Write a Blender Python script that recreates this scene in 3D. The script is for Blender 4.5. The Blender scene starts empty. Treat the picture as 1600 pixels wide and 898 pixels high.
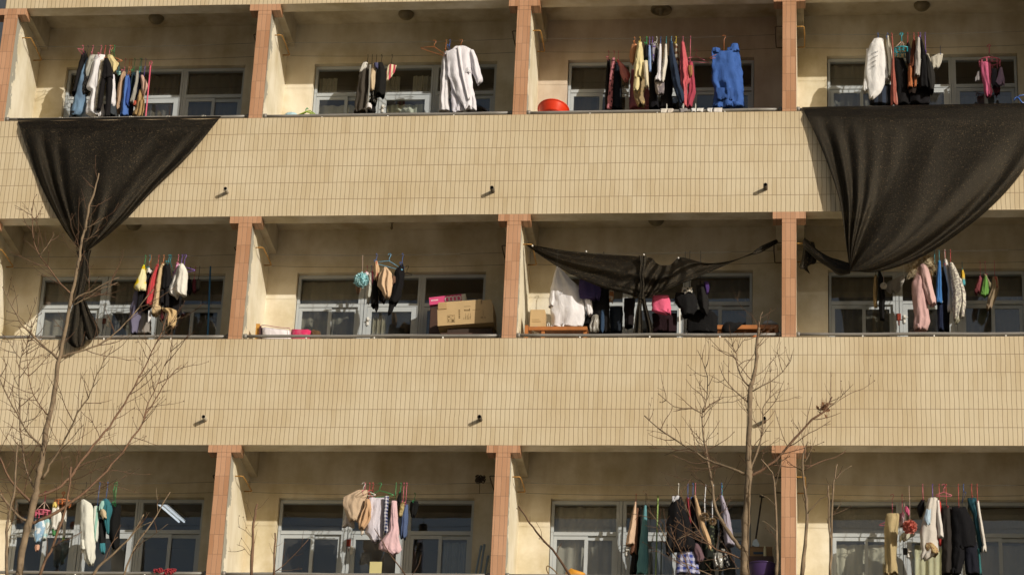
import bpy, bmesh, math, random
from mathutils import Vector, Matrix, Euler, noise
random.seed(7)
S = bpy.context.scene
COL = S.collection
PI = math.pi
R = math.radians

# ---------------------------------------------------------------- camera
W, H, PW = 3.636187, 3.29417, 0.186086          # bay pitch, storey height, pillar width
CAM = Vector((7.83042309, -32.85049073, -12.91721289))
EUL = Euler((R(114.59274309), R(-2.46107199), R(6.12789227)), 'XYZ')
FPX = 4329.65536                                 # focal length in photo pixels (1600 wide)
cd = bpy.data.cameras.new('camera'); cam = bpy.data.objects.new('camera', cd); COL.objects.link(cam)
cam.location = CAM; cam.rotation_euler = EUL
cd.sensor_width = 36; cd.sensor_fit = 'HORIZONTAL'; cd.lens = FPX / 1600 * 36
cd.clip_start = 0.5; cd.clip_end = 6000
S.camera = cam
RM = EUL.to_matrix()

def at(x, y, Y):
    """the point at depth Y of the place that the photograph shows at pixel x, y"""
    d = RM @ Vector((x - 800, 449 - y, -FPX))
    return CAM + d * ((Y - CAM.y) / d.y)

# ---------------------------------------------------------------- objects
class MB:
    def __init__(self): self.v = []; self.f = []; self.m = []; self.mi = 0
    def face(self, idx): self.f.append(tuple(idx)); self.m.append(self.mi)
    def add(self, vs, fs):
        o = len(self.v); self.v += [tuple(p) for p in vs]
        for f in fs: self.face([i + o for i in f])
    def box(self, x0, x1, y0, y1, z0, z1, M=None):
        vs = [Vector(p) for p in ((x0,y0,z0),(x1,y0,z0),(x1,y1,z0),(x0,y1,z0),(x0,y0,z1),(x1,y0,z1),(x1,y1,z1),(x0,y1,z1))]
        if M: vs = [M @ p for p in vs]
        self.add(vs, [(0,3,2,1),(4,5,6,7),(0,1,5,4),(1,2,6,5),(2,3,7,6),(3,0,4,7)])
    def bbox(self, x0, x1, y0, y1, z0, z1, b=.01, M=None):
        """box with bevelled edges"""
        bm = bmesh.new(); bmesh.ops.create_cube(bm, size=1)
        for v in bm.verts:
            v.co = Vector(((x0+x1)/2 + v.co.x*(x1-x0), (y0+y1)/2 + v.co.y*(y1-y0), (z0+z1)/2 + v.co.z*(z1-z0)))
        bmesh.ops.bevel(bm, geom=bm.edges[:], offset=b, segments=2, affect='EDGES')
        bm.verts.index_update()
        self.add([(M @ v.co) if M else v.co for v in bm.verts], [[v.index for v in f.verts] for f in bm.faces]); bm.free()
    def tube(self, pts, r, n=6, cap=True):
        pts = [Vector(p) for p in pts]; N = len(pts)
        rs = list(r) if isinstance(r, (list, tuple)) else [r]*N
        t = (pts[1]-pts[0]).normalized()
        u = t.orthogonal().normalized(); o = len(self.v)
        for i, p in enumerate(pts):
            t = (pts[min(i+1,N-1)] - pts[max(i-1,0)])
            t = t.normalized() if t.length > 1e-9 else Vector((0,0,1))
            u = (u - t*u.dot(t)); u = u.normalized() if u.length > 1e-6 else t.orthogonal().normalized()
            w = t.cross(u)
            for k in range(n):
                a = 2*PI*k/n
                self.v.append(tuple(p + (u*math.cos(a) + w*math.sin(a))*rs[i]))
        for i in range(N-1):
            for k in range(n):
                a = o+i*n+k; b = o+i*n+(k+1)%n
                self.face((a, b, b+n, a+n))
        if cap:
            self.face([o+k for k in range(n)][::-1]); self.face([o+(N-1)*n+k for k in range(n)])
    def lathe(self, c, prof, n=20, M=None, sx=1, sy=1):
        o = len(self.v); c = Vector(c)
        for (r, z) in prof:
            for k in range(n):
                a = 2*PI*k/n; p = Vector((r*math.cos(a)*sx, r*math.sin(a)*sy, z))
                self.v.append(tuple(c + ((M @ p) if M else p)))
        for i in range(len(prof)-1):
            for k in range(n):
                a = o+i*n+k; b = o+i*n+(k+1)%n
                self.face((a, b, b+n, a+n))
    def grid(self, P):
        o = len(self.v); nr = len(P); nc = len(P[0])
        for row in P: self.v += [tuple(p) for p in row]
        for i in range(nr-1):
            for j in range(nc-1):
                a = o+i*nc+j; self.face((a, a+1, a+nc+1, a+nc))
    def build(self, name, mats, parent=None, smooth=False, origin=None):
        me = bpy.data.meshes.new(name); vs = self.v
        if parent is None:
            if origin is None:
                origin = Vector([sum(p[i] for p in vs)/len(vs) for i in range(3)])
            origin = Vector(origin)
            vs = [tuple(Vector(p)-origin) for p in vs]
        elif parent.get('_k') is None and parent.get('_o') is not None:
            q = Vector(parent['_o']); vs = [tuple(Vector(p)-q) for p in vs]
        me.from_pydata(vs, [], self.f)
        if not isinstance(mats, (list, tuple)): mats = [mats]
        for m in mats: me.materials.append(m)
        me.polygons.foreach_set('material_index', self.m)
        if smooth: me.polygons.foreach_set('use_smooth', [True]*len(self.f))
        me.update()
        ob = bpy.data.objects.new(name, me); COL.objects.link(ob)
        if parent is not None:
            ob.parent = parent
            if parent.get('_k') is not None: ob.location = -Vector(parent['_k']); ob['_o'] = [0., 0., 0.]
            else: ob['_o'] = list(parent['_o'])
        else:
            ob.location = origin; ob['_o'] = list(origin)
        return ob
def tag(o, label, cat, group=None, kind=None):
    if label: o['label'] = label
    if cat: o['category'] = cat
    if group: o['group'] = group
    if kind: o['kind'] = kind
    return o
def empty(name, loc=(0,0,0)):
    o = bpy.data.objects.new(name, None); COL.objects.link(o); o.location = loc; o['_o'] = list(loc); o.empty_display_size = .2
    return o
def lerp(a, b, t): return a + (b-a)*t
def curve(pts, n):
    """catmull-rom through pts, n samples"""
    pts = [Vector(p) for p in pts]; k = len(pts)-1; out = []
    for i in range(n):
        s = i/(n-1)*k; j = min(int(s), k-1); t = s-j
        p1, p2 = pts[j], pts[j+1]; p0 = pts[j-1] if j > 0 else p1*2-p2; p3 = pts[j+2] if j+2 <= k else p2*2-p1
        out.append(.5*((2*p1) + (p2-p0)*t + (2*p0-5*p1+4*p2-p3)*t*t + (3*p1-p0-3*p2+p3)*t**3))
    return out

# ---------------------------------------------------------------- materials
def lin(hexs):
    c = [int(hexs[i:i+2], 16)/255 for i in (0,2,4)]
    return tuple(((x+.055)/1.055)**2.4 if x > .04045 else x/12.92 for x in c) + (1,)
MATS = {}
def newmat(name):
    m = bpy.data.materials.new(name); m.use_nodes = True
    nt = m.node_tree; b = nt.nodes['Principled BSDF']
    return m, nt, b
def N(nt, typ, **kw):
    n = nt.nodes.new(typ)
    for k, v in kw.items():
        if k in n.inputs: n.inputs[k].default_value = v
        else: setattr(n, k, v)
    return n
def link(nt, a, b): nt.links.new(a, b)
def ramp(nt, fac, stops):
    r = nt.nodes.new('ShaderNodeValToRGB')
    while len(r.color_ramp.elements) < len(stops): r.color_ramp.elements.new(.5)
    for e, (p, c) in zip(r.color_ramp.elements, stops): e.position = p; e.color = c
    link(nt, fac, r.inputs[0]); return r
def mixc(nt, fac, a, b, mode='MIX'):
    n = nt.nodes.new('ShaderNodeMix'); n.data_type = 'RGBA'; n.blend_type = mode
    for sock, v in ((n.inputs[0], fac), (n.inputs[6], a), (n.inputs[7], b)):
        if hasattr(v, 'is_output') or isinstance(v, bpy.types.NodeSocket): link(nt, v, sock)
        else: sock.default_value = v
    return n.outputs[2]
def g(v): return (v, v, v, 1)
def simple(name, hexs, rough=.6, metal=0, var=.12, scale=6, bump=0, bscale=60, spec=.5):
    key = (name, hexs, rough)
    if key in MATS: return MATS[key]
    m, nt, b = newmat(name)
    tc = N(nt, 'ShaderNodeTexCoord'); no = N(nt, 'ShaderNodeTexNoise', Scale=scale, Detail=5.0)
    link(nt, tc.outputs['Object'], no.inputs['Vector'])
    r = ramp(nt, no.outputs[0], [(.3, g(1-var)), (.7, g(1))])
    link(nt, mixc(nt, 1.0, lin(hexs), r.outputs[0], 'MULTIPLY'), b.inputs['Base Color'])
    b.inputs['Roughness'].default_value = rough; b.inputs['Metallic'].default_value = metal
    b.inputs['Specular IOR Level'].default_value = spec
    if bump:
        n2 = N(nt, 'ShaderNodeTexNoise', Scale=bscale, Detail=6.0); link(nt, tc.outputs['Object'], n2.inputs['Vector'])
        bp = N(nt, 'ShaderNodeBump', Strength=bump, Distance=.01); link(nt, n2.outputs[0], bp.inputs['Height']); link(nt, bp.outputs[0], b.inputs['Normal'])
    MATS[key] = m; return m

def tiles(name, pitch, row, x0, z0, base, alt, mortar, joint=.0039):
    """glazed strip tiles set upright in straight courses; world x, z of the facade"""
    m, nt, b = newmat(name)
    tc = N(nt, 'ShaderNodeTexCoord'); sp = N(nt, 'ShaderNodeSeparateXYZ'); link(nt, tc.outputs['Object'], sp.inputs[0])
    # courses are laid by hand: each row drifts a little
    no = N(nt, 'ShaderNodeTexNoise', Scale=1.0, Detail=2.0)
    mp = N(nt, 'ShaderNodeMapping'); mp.inputs['Scale'].default_value = (2.2, 0, 1/row*.9); link(nt, tc.outputs['Object'], mp.inputs[0]); link(nt, mp.outputs[0], no.inputs['Vector'])
    a = N(nt, 'ShaderNodeMath', operation='MULTIPLY_ADD'); link(nt, no.outputs[0], a.inputs[0]); a.inputs[1].default_value = .022; a.inputs[2].default_value = -.011 - x0
    ax = N(nt, 'ShaderNodeMath', operation='ADD'); link(nt, sp.outputs[0], ax.inputs[0]); link(nt, a.outputs[0], ax.inputs[1])
    n3 = N(nt, 'ShaderNodeTexNoise', Scale=1.3, Detail=1.0); link(nt, tc.outputs['Object'], n3.inputs['Vector'])
    a3 = N(nt, 'ShaderNodeMath', operation='MULTIPLY_ADD'); link(nt, n3.outputs[0], a3.inputs[0]); a3.inputs[1].default_value = .016; a3.inputs[2].default_value = -.008 - z0
    az = N(nt, 'ShaderNodeMath', operation='ADD'); link(nt, sp.outputs[2], az.inputs[0]); link(nt, a3.outputs[0], az.inputs[1])
    cb = N(nt, 'ShaderNodeCombineXYZ'); link(nt, ax.outputs[0], cb.inputs[0]); link(nt, az.outputs[0], cb.inputs[1])
    br = nt.nodes.new('ShaderNodeTexBrick'); br.offset = 0; br.squash = 1
    link(nt, cb.outputs[0], br.inputs['Vector'])
    for k, v in (('Scale', 1.0), ('Mortar Size', joint), ('Mortar Smooth', .25), ('Bias', -.1), ('Brick Width', pitch), ('Row Height', row)): br.inputs[k].default_value = v
    br.inputs['Color1'].default_value = lin(base); br.inputs['Color2'].default_value = lin(alt); br.inputs['Mortar'].default_value = lin(mortar)
    b2 = nt.nodes.new('ShaderNodeTexBrick'); b2.offset = 0; b2.squash = 1; link(nt, cb.outputs[0], b2.inputs['Vector'])
    for k, v in (('Scale', 1.0), ('Mortar Size', joint), ('Mortar Smooth', .25), ('Bias', -.72), ('Brick Width', pitch), ('Row Height', row)): b2.inputs[k].default_value = v
    b2.inputs['Color1'].default_value = g(1); b2.inputs['Color2'].default_value = lin('ece4da'); b2.inputs['Mortar'].default_value = g(1)
    # wear: broad blotches and rain streaks
    n1 = N(nt, 'ShaderNodeTexNoise', Scale=.9, Detail=4.0); link(nt, tc.outputs['Object'], n1.inputs['Vector'])
    ms = N(nt, 'ShaderNodeMapping'); ms.inputs['Scale'].default_value = (5, 1, .45); link(nt, tc.outputs['Object'], ms.inputs[0])
    n2 = N(nt, 'ShaderNodeTexNoise', Scale=1.0, Detail=5.0); link(nt, ms.outputs[0], n2.inputs['Vector'])
    r1 = ramp(nt, n1.outputs[0], [(.32, lin('f2ece2')), (.62, g(1))]); r2 = ramp(nt, n2.outputs[0], [(.28, lin('e6dccd')), (.5, g(1))])
    c = mixc(nt, 1.0, br.outputs['Color'], b2.outputs['Color'], 'MULTIPLY'); c = mixc(nt, 1.0, c, r1.outputs[0], 'MULTIPLY'); c = mixc(nt, .22, c, r2.outputs[0], 'MULTIPLY')
    link(nt, c, b.inputs['Base Color'])
    b.inputs['Roughness'].default_value = .42; b.inputs['Specular IOR Level'].default_value = .35
    bp = N(nt, 'ShaderNodeBump', Strength=.5, Distance=.004, invert=True); link(nt, br.outputs['Fac'], bp.inputs['Height'])
    nb = N(nt, 'ShaderNodeTexNoise', Scale=9.0, Detail=2.0); link(nt, tc.outputs['Object'], nb.inputs['Vector'])
    bp2 = N(nt, 'ShaderNodeBump', Strength=.12, Distance=.02); link(nt, nb.outputs[0], bp2.inputs['Height']); link(nt, bp.outputs[0], bp2.inputs['Normal'])
    link(nt, bp2.outputs[0], b.inputs['Normal'])
    return m

def plaster(name, base, stain, grey, peel=0):
    m, nt, b = newmat(name)
    tc = N(nt, 'ShaderNodeTexCoord')
    n1 = N(nt, 'ShaderNodeTexNoise', Scale=1.4, Detail=6.0, Roughness=.62); link(nt, tc.outputs['Object'], n1.inputs['Vector'])
    ms = N(nt, 'ShaderNodeMapping'); ms.inputs['Scale'].default_value = (4, 4, .7); link(nt, tc.outputs['Object'], ms.inputs[0])
    n2 = N(nt, 'ShaderNodeTexNoise', Scale=1.0, Detail=5.0); link(nt, ms.outputs[0], n2.inputs['Vector'])
    r1 = ramp(nt, n1.outputs[0], [(.34, lin(stain)), (.60, lin(base))])
    r2 = ramp(nt, n2.outputs[0], [(.30, lin('d8cbb4')), (.55, g(1))])
    c = mixc(nt, .45, r1.outputs[0], r2.outputs[0], 'MULTIPLY')
    if peel:   # paint flaking off beside the pillar, grey render showing
        sp = N(nt, 'ShaderNodeSeparateXYZ'); link(nt, tc.outputs['Object'], sp.inputs[0])
        n4 = N(nt, 'ShaderNodeTexNoise', Scale=3.2, Detail=7.0, Roughness=.65); link(nt, tc.outputs['Object'], n4.inputs['Vector'])
        e = N(nt, 'ShaderNodeMath', operation='MULTIPLY_ADD'); link(nt, sp.outputs[1], e.inputs[0]); e.inputs[1].default_value = -1.1; e.inputs[2].default_value = .19
        s = N(nt, 'ShaderNodeMath', operation='ADD'); link(nt, n4.outputs[0], s.inputs[0]); link(nt, e.outputs[0], s.inputs[1])
        rp = ramp(nt, s.outputs[0], [(.49, g(0)), (.515, g(1))])
        c = mixc(nt, rp.outputs[0], c, lin(grey))
    link(nt, c, b.inputs['Base Color']); b.inputs['Roughness'].default_value = .85; b.inputs['Specular IOR Level'].default_value = .2
    nb = N(nt, 'ShaderNodeTexNoise', Scale=30.0, Detail=6.0); link(nt, tc.outputs['Object'], nb.inputs['Vector'])
    bp = N(nt, 'ShaderNodeBump', Strength=.25, Distance=.006); link(nt, nb.outputs[0], bp.inputs['Height']); link(nt, bp.outputs[0], b.inputs['Normal'])
    return m

def glassmat():
    m, nt, b = newmat('window_glass'); nt.nodes.remove(b)
    out = nt.nodes['Material Output']
    lw = N(nt, 'ShaderNodeLayerWeight', Blend=.5)
    pw = N(nt, 'ShaderNodeMath', operation='POWER'); link(nt, lw.outputs['Facing'], pw.inputs[0]); pw.inputs[1].default_value = 5.0
    fr = N(nt, 'ShaderNodeMath', operation='MULTIPLY_ADD'); link(nt, pw.outputs[0], fr.inputs[0]); fr.inputs[1].default_value = .92; fr.inputs[2].default_value = .15
    tr = N(nt, 'ShaderNodeBsdfTransparent', Color=(.80, .83, .82, 1)); gl = N(nt, 'ShaderNodeBsdfGlossy', Roughness=.015)
    tc = N(nt, 'ShaderNodeTexCoord'); no = N(nt, 'ShaderNodeTexNoise', Scale=1.6, Detail=2.0); link(nt, tc.outputs['Object'], no.inputs['Vector'])
    bp = N(nt, 'ShaderNodeBump', Strength=.05, Distance=.05); link(nt, no.outputs[0], bp.inputs['Height']); link(nt, bp.outputs[0], gl.inputs['Normal'])
    mx = N(nt, 'ShaderNodeMixShader'); link(nt, fr.outputs[0], mx.inputs[0]); link(nt, tr.outputs[0], mx.inputs[1]); link(nt, gl.outputs[0], mx.inputs[2])
    # dusty film
    df = N(nt, 'ShaderNodeBsdfDiffuse', Color=(.45, .43, .38, 1)); n2 = N(nt, 'ShaderNodeTexNoise', Scale=3.0, Detail=6.0); link(nt, tc.outputs['Object'], n2.inputs['Vector'])
    r = ramp(nt, n2.outputs[0], [(.35, g(.02)), (.75, g(.09))])
    m2 = N(nt, 'ShaderNodeMixShader'); link(nt, r.outputs[0], m2.inputs[0]); link(nt, mx.outputs[0], m2.inputs[1]); link(nt, df.outputs[0], m2.inputs[2])
    link(nt, m2.outputs[0], out.inputs[0]); return m

def mute(c, gain=1.0):
    l = .3*c[0]+.59*c[1]+.11*c[2]
    return tuple(min(.85, (q+(l-q)*.22)*gain*.96) for q in c[:3]) + (1,)
def cloth(hexs, pat=None, hex2=None, rough=.85, scale=1.0, sheen=.02, gain=1.0):
    """fabric; pat: None, 'stripe_h', 'stripe_v', 'plaid', 'floral', 'blotch', 'lace'"""
    key = ('cloth', hexs, pat, hex2, scale, rough, gain)
    if key in MATS: return MATS[key]
    m, nt, b = newmat('fabric')
    tc = N(nt, 'ShaderNodeTexCoord'); c1 = mute(lin(hexs), gain); src = None
    def wave(dirn, sc, thr):
        w = nt.nodes.new('ShaderNodeTexWave'); w.bands_direction = dirn; w.inputs['Scale'].default_value = sc; w.inputs['Distortion'].default_value = .6
        link(nt, tc.outputs['Object'], w.inputs['Vector']); return ramp(nt, w.outputs['Fac'], [(thr-.04, g(0)), (thr+.04, g(1))]).outputs[0]
    if pat == 'stripe_h': src = mixc(nt, wave('Z', 5*scale, .55), c1, lin(hex2))
    elif pat == 'stripe_v': src = mixc(nt, wave('X', 5*scale, .55), c1, lin(hex2))
    elif pat == 'plaid':
        s1 = mixc(nt, wave('Z', 3*scale, .5), c1, lin(hex2)); s2 = mixc(nt, wave('X', 3*scale, .5), c1, lin(hex2)); src = mixc(nt, .5, s1, s2)
    elif pat in ('floral', 'blotch', 'lace'):
        n = N(nt, 'ShaderNodeTexVoronoi' if pat != 'blotch' else 'ShaderNodeTexNoise', Scale={'floral': 26., 'blotch': 7., 'lace': 55.}[pat]*scale)
        link(nt, tc.outputs['Object'], n.inputs['Vector'])
        rr = ramp(nt, n.outputs[0], [(.32, g(1)), (.40, g(0))] if pat != 'blotch' else [(.46, g(0)), (.54, g(1))])
        src = mixc(nt, rr.outputs[0], c1, lin(hex2))
    no = N(nt, 'ShaderNodeTexNoise', Scale=5.0, Detail=4.0); link(nt, tc.outputs['Object'], no.inputs['Vector'])
    r = ramp(nt, no.outputs[0], [(.3, g(.84)), (.7, g(1))])
    link(nt, mixc(nt, 1.0, src if src else c1, r.outputs[0], 'MULTIPLY'), b.inputs['Base Color'])
    b.inputs['Roughness'].default_value = rough; b.inputs['Specular IOR Level'].default_value = .14
    b.inputs['Sheen Weight'].default_value = sheen
    mp = N(nt, 'ShaderNodeMapping'); mp.inputs['Scale'].default_value = (1, 1, .45); link(nt, tc.outputs['Object'], mp.inputs[0])
    nb = N(nt, 'ShaderNodeTexNoise', Scale=13.0, Detail=5.0); nb.inputs['Distortion'].default_value = .6; link(nt, mp.outputs[0], nb.inputs['Vector'])
    bp = N(nt, 'ShaderNodeBump', Strength=.55, Distance=.03); link(nt, nb.outputs[0], bp.inputs['Height']); link(nt, bp.outputs[0], b.inputs['Normal'])
    MATS[key] = m; return m

def netmat(holes=.06):
    m, nt, b = newmat('shade_net'); out = nt.nodes['Material Output']
    tc = N(nt, 'ShaderNodeTexCoord')
    v = N(nt, 'ShaderNodeTexNoise', Scale=75.0, Detail=4.0); link(nt, tc.outputs['Object'], v.inputs['Vector'])
    r = ramp(nt, v.outputs[0], [(.40, lin('050404')), (.60, lin('100d0b')), (.73, lin('6a5940'))])  # brown-gold specks: glints of the weave put into the colour
    n1 = N(nt, 'ShaderNodeTexNoise', Scale=2.5, Detail=5.0); link(nt, tc.outputs['Object'], n1.inputs['Vector'])
    r1 = ramp(nt, n1.outputs[0], [(.35, g(.7)), (.65, g(1))])
    link(nt, mixc(nt, 1.0, r.outputs[0], r1.outputs[0], 'MULTIPLY'), b.inputs['Base Color'])
    b.inputs['Roughness'].default_value = .52; b.inputs['Specular IOR Level'].default_value = .28; b.inputs['Specular Tint'].default_value = (1, .86, .64, 1)
    b.inputs['Anisotropic'].default_value = .4
    bp = N(nt, 'ShaderNodeBump', Strength=.8, Distance=.012); link(nt, v.outputs[0], bp.inputs['Height'])
    n2 = N(nt, 'ShaderNodeTexNoise', Scale=9.0, Detail=4.0); link(nt, tc.outputs['Object'], n2.inputs['Vector'])
    bp2 = N(nt, 'ShaderNodeBump', Strength=.12, Distance=.05); link(nt, n2.outputs[0], bp2.inputs['Height']); link(nt, bp.outputs[0], bp2.inputs['Normal'])
    link(nt, bp2.outputs[0], b.inputs['Normal'])
    tr = N(nt, 'ShaderNodeBsdfTransparent'); mx = N(nt, 'ShaderNodeMixShader'); mx.inputs[0].default_value = holes
    link(nt, b.outputs[0], mx.inputs[1]); link(nt, tr.outputs[0], mx.inputs[2]); link(nt, mx.outputs[0], out.inputs[0])
    return m

TILE = tiles('cream_strip_tiles', .0596, .25, 0, 0, 'cbbc9f', 'c6b799', '86725a')
TILES = {}
PILT = tiles('brown_strip_tiles', PW/3, .2655, -PW/2, .0, 'c68a63', 'bd8059', '8d6a4c')
PLAS = plaster('cream_plaster', 'e0d7c3', 'c2b595', 'a8a294')
PLASP = plaster('flaking_cream_plaster', 'e0d8c4', 'cdc2a6', '9d998c', 1)
CEIL = plaster('ceiling_plaster', 'd1c7b1', 'a99b7e', 'a8a294')
ALU = simple('aluminium_frame', 'b3b8ba', .45, .0, .1, 5)
STEEL = simple('grey_painted_steel', '858079', .4, .0, .2, 8)
WHITEP = simple('white_paint', 'e4e0d8', .5)
RUST = simple('rusty_yellow_rod', 'b98a45', .6, .2, .35, 20)
WIRE = simple('grey_wire', '54504a', .6)
GLASS = glassmat()
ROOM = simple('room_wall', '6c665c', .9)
NET = netmat(); NETT = netmat(.05)
PINKP = plaster('pinkish_plaster', 'cdbeab', 'b8a593', 'a8a294')
# ---------------------------------------------------------------- sky, sun, ground
w = bpy.data.worlds.new('World'); S.world = w; w.use_nodes = True
wn = w.node_tree; bg = wn.nodes['Background']
sk = wn.nodes.new('ShaderNodeTexSky'); sk.sky_type = 'NISHITA'; sk.sun_disc = False
SUN = Vector((1.02, -1.0, .47)).normalized()
sk.sun_elevation = math.asin(SUN.z); sk.sun_rotation = math.atan2(SUN.x, SUN.y)
sk.air_density = 1.2; sk.dust_density = 3.0; sk.ozone_density = 1.0
wn.links.new(sk.outputs[0], bg.inputs[0]); bg.inputs[1].default_value = .062
ld = bpy.data.lights.new('sun', 'SUN'); ld.energy = 3.85; ld.angle = R(.6); ld.color = (1, .945, .845)
lo = bpy.data.objects.new('sun', ld); COL.objects.link(lo); lo.rotation_euler = SUN.to_track_quat('Z', 'Y').to_euler(); lo.location = (20, -30, 20)
S.view_settings.view_transform = 'Standard'; S.view_settings.look = 'None'; S.view_settings.exposure = 0.0; S.view_settings.gamma = 1
S.view_settings.use_curve_mapping = False
S.cycles.max_bounces = 8; S.cycles.diffuse_bounces = 4; S.cycles.transparent_max_bounces = 16

GZ = -14.5
mb = MB(); n = 40; ext = 1500
mb.grid([[Vector((-ext+2*ext*j/n, -ext+2*ext*i/n, GZ)) for j in range(n+1)] for i in range(n+1)])
gm = simple('concrete_paving', '9a9184', .9, 0, .3, .6, .3, 30)
tag(mb.build('ground', gm), None, None, kind='structure')

# ---------------------------------------------------------------- the dormitory
D = 1.25                                         # balcony depth
K0, K1 = 0, 5                                    # pillars
PX = lambda k: (k-1)*W
XL, XR = PX(K0)-PW/2-.004, PX(K1)+PW/2+.004
BLD = tag(empty('dormitory_building', (XL, 0, GZ)), 'beige tiled dormitory block with open balconies and brown tiled pillars', 'building')
BLD['_k'] = list(BLD.location)
FLOORS = range(-4, 3)
def tile_for(n):
    key = n
    if key not in TILES:
        TILES[key] = TILE
    return TILES[key]
for n in FLOORS:
    z = n*H
    mb = MB()
    x0, x1, y1 = XL, XR, .22
    vs = [(x0,0,z),(x1,0,z),(x1,y1,z),(x0,y1,z),(x0,0,z+1.5),(x1,0,z+1.5),(x1,y1,z+1.5),(x0,y1,z+1.5)]
    mb.add(vs, [(0,1,5,4)])
    mb.mi = 1
    mb.add(vs, [(0,3,2,1),(4,5,6,7),(2,3,7,6)])
    mb.mi = 0; mb.add(vs, [(1,2,6,5),(3,0,4,7)])
    m = tiles('cream_strip_tiles', .0596, .25, 0.013*n, z-.0016, 'cbbc9f', 'c6b799', '86725a') if n in (-1, 0, 1, 2) else TILE
    mb.build('parapet', [m, PLAS], BLD)
    mb = MB()
    mb.box(XL+.002, XR-.002, .22, D+4.2, z+.39, z+.5)
    mb.build('ceiling' if n > -4 else 'floor_slab', CEIL, BLD)
# roof and ground storey
mb = MB(); mb.box(XL+.01, XR-.01, .22, D+4.2, 3*H+.39, 3*H+.6)
mb.box(XL, XR, 0, .22, 3*H, 3*H+1.5); mb.build('roof', PLAS, BLD)
mb = MB(); mb.box(XL, XR, .22, D+4.2, GZ-.1, -4*H+.39); mb.build('plinth', PLAS, BLD)
mb = MB(); mb.box(XL+.002, XR-.002, D+4.0, D+4.2, -4*H+.5, 3*H+.39); mb.build('rear_wall', PLAS, BLD)

def pillar(k, n):
    x, z = PX(k), n*H
    mb = MB(); mb.box(x-PW/2, x+PW/2, .0015, .035, z+1.5, z+H-.1)
    mb.box(x-.215, x+.215, -.002, .2, z+H-.1, z+H-.0005)
    m = PIL[n]
    mb.build('pillar', m, BLD)
PIL = {n: tiles('brown_strip_tiles', PW/3, .2655, -PW/2, n*H+H-.1-.06, 'bd9273', 'ad8263', '8a6c54', .003) for n in FLOORS}
def partition(k, n):
    x, z = PX(k), n*H; h = PW/2-.003
    mb = MB()
    mb.box(x-h, x+h, .035, D, z+1.5, z+H-.1)
    mb.box(x-h+.001, x+h-.001, .2, D, z+H-.1, z+H)
    mb.box(x-h+.001, x+h-.001, .22, D, z+.5, z+1.5)
    mb.box(x-h+.002, x+h-.002, .22, D, z+H, z+H+.39)
    mb.box(x-h-.001, x+h+.001, D+.2, D+4, z+.5, z+H+.39)
    mb.build('partition_wall', PLASP if k > K0 else PLASP, BLD)
    mb = MB()
    if k < K1: mb.box(x+h-.002, x+PW/2+.095, .22, D, z+H+.03, z+H+.39)
    if k > K0: mb.box(x-PW/2-.095, x-h+.002, .22, D, z+H+.03, z+H+.39)
    mb.build('ceiling_beam', CEIL, BLD)
for n in FLOORS:
    for k in range(K0, K1+1):
        pillar(k, n); partition(k, n)

OX0, OX1, OT = .50, 3.125, -.255                 # the window opening within a bay
def bay_wall(k, n):
    x, z, T = PX(k), n*H, (n+1)*H; a, b = x+PW/2-.003, x+W-PW/2+.003
    mb = MB()
    mb.box(a, x+OX0, D, D+.2, z+.5, T+.39)
    mb.box(x+OX1, b, D, D+.2, z+.5, T+.39)
    mb.box(x+OX0, x+OX1, D, D+.2, T+OT, T+.39)
    mb.box(x+OX0, x+1.40, D, D+.2, z+.5, z+1.35)
    mb.box(x+2.245, x+OX1, D, D+.2, z+.5, z+1.35)
    mb.build('back_wall', PINKP if (k, n) == (2, 1) else PLAS, BLD)
def window(k, n, a, b, s0, s1):
    """a, b: frame sides; s0, s1: meeting stile"""
    x, T, z = PX(k), (n+1)*H, n*H+1.35; y0, y1 = 1.33, 1.40
    a += x; b += x; s0 += x; s1 += x
    mb = MB()
    mb.box(a, a+.035, y0, y1, z, T-.26); mb.box(b-.035, b, y0, y1, z, T-.26)
    mb.box(a+.035, b-.035, y0, y1, T-.305, T-.26); mb.box(a+.035, b-.035, y0, y1, z, z+.04)
    mb.box(a+.035, b-.035, y0-.004, y1-.003, T-.742, T-.69)
    # two sliding sashes on two tracks
    for (p, q, ya) in ((a+.037, s1, 1.338), (s0, b-.037, 1.364)):
        mb.box(p, p+.045, ya, ya+.022, z+.042, T-.745); mb.box(q-.045, q, ya, ya+.022, z+.042, T-.745)
        mb.box(p+.045, q-.045, ya+.001, ya+.021, T-.795, T-.745); mb.box(p+.045, q-.045, ya+.001, ya+.021, z+.042, z+.1)
    wn_ = mb.build('window', ALU, BLD)
    for (p, q, y, zz0, zz1) in ((a+.036, b-.036, 1.365, T-.69, T-.305), (a+.08, s1-.043, 1.349, z+.1, T-.795), (s0+.043, b-.08, 1.375, z+.1, T-.795)):
        m2 = MB(); m2.add([(p,y,zz0),(q,y,zz0),(q,y,zz1),(p,y,zz1)], [(0,1,2,3)]); m2.build('pane', GLASS, wn_)
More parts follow.
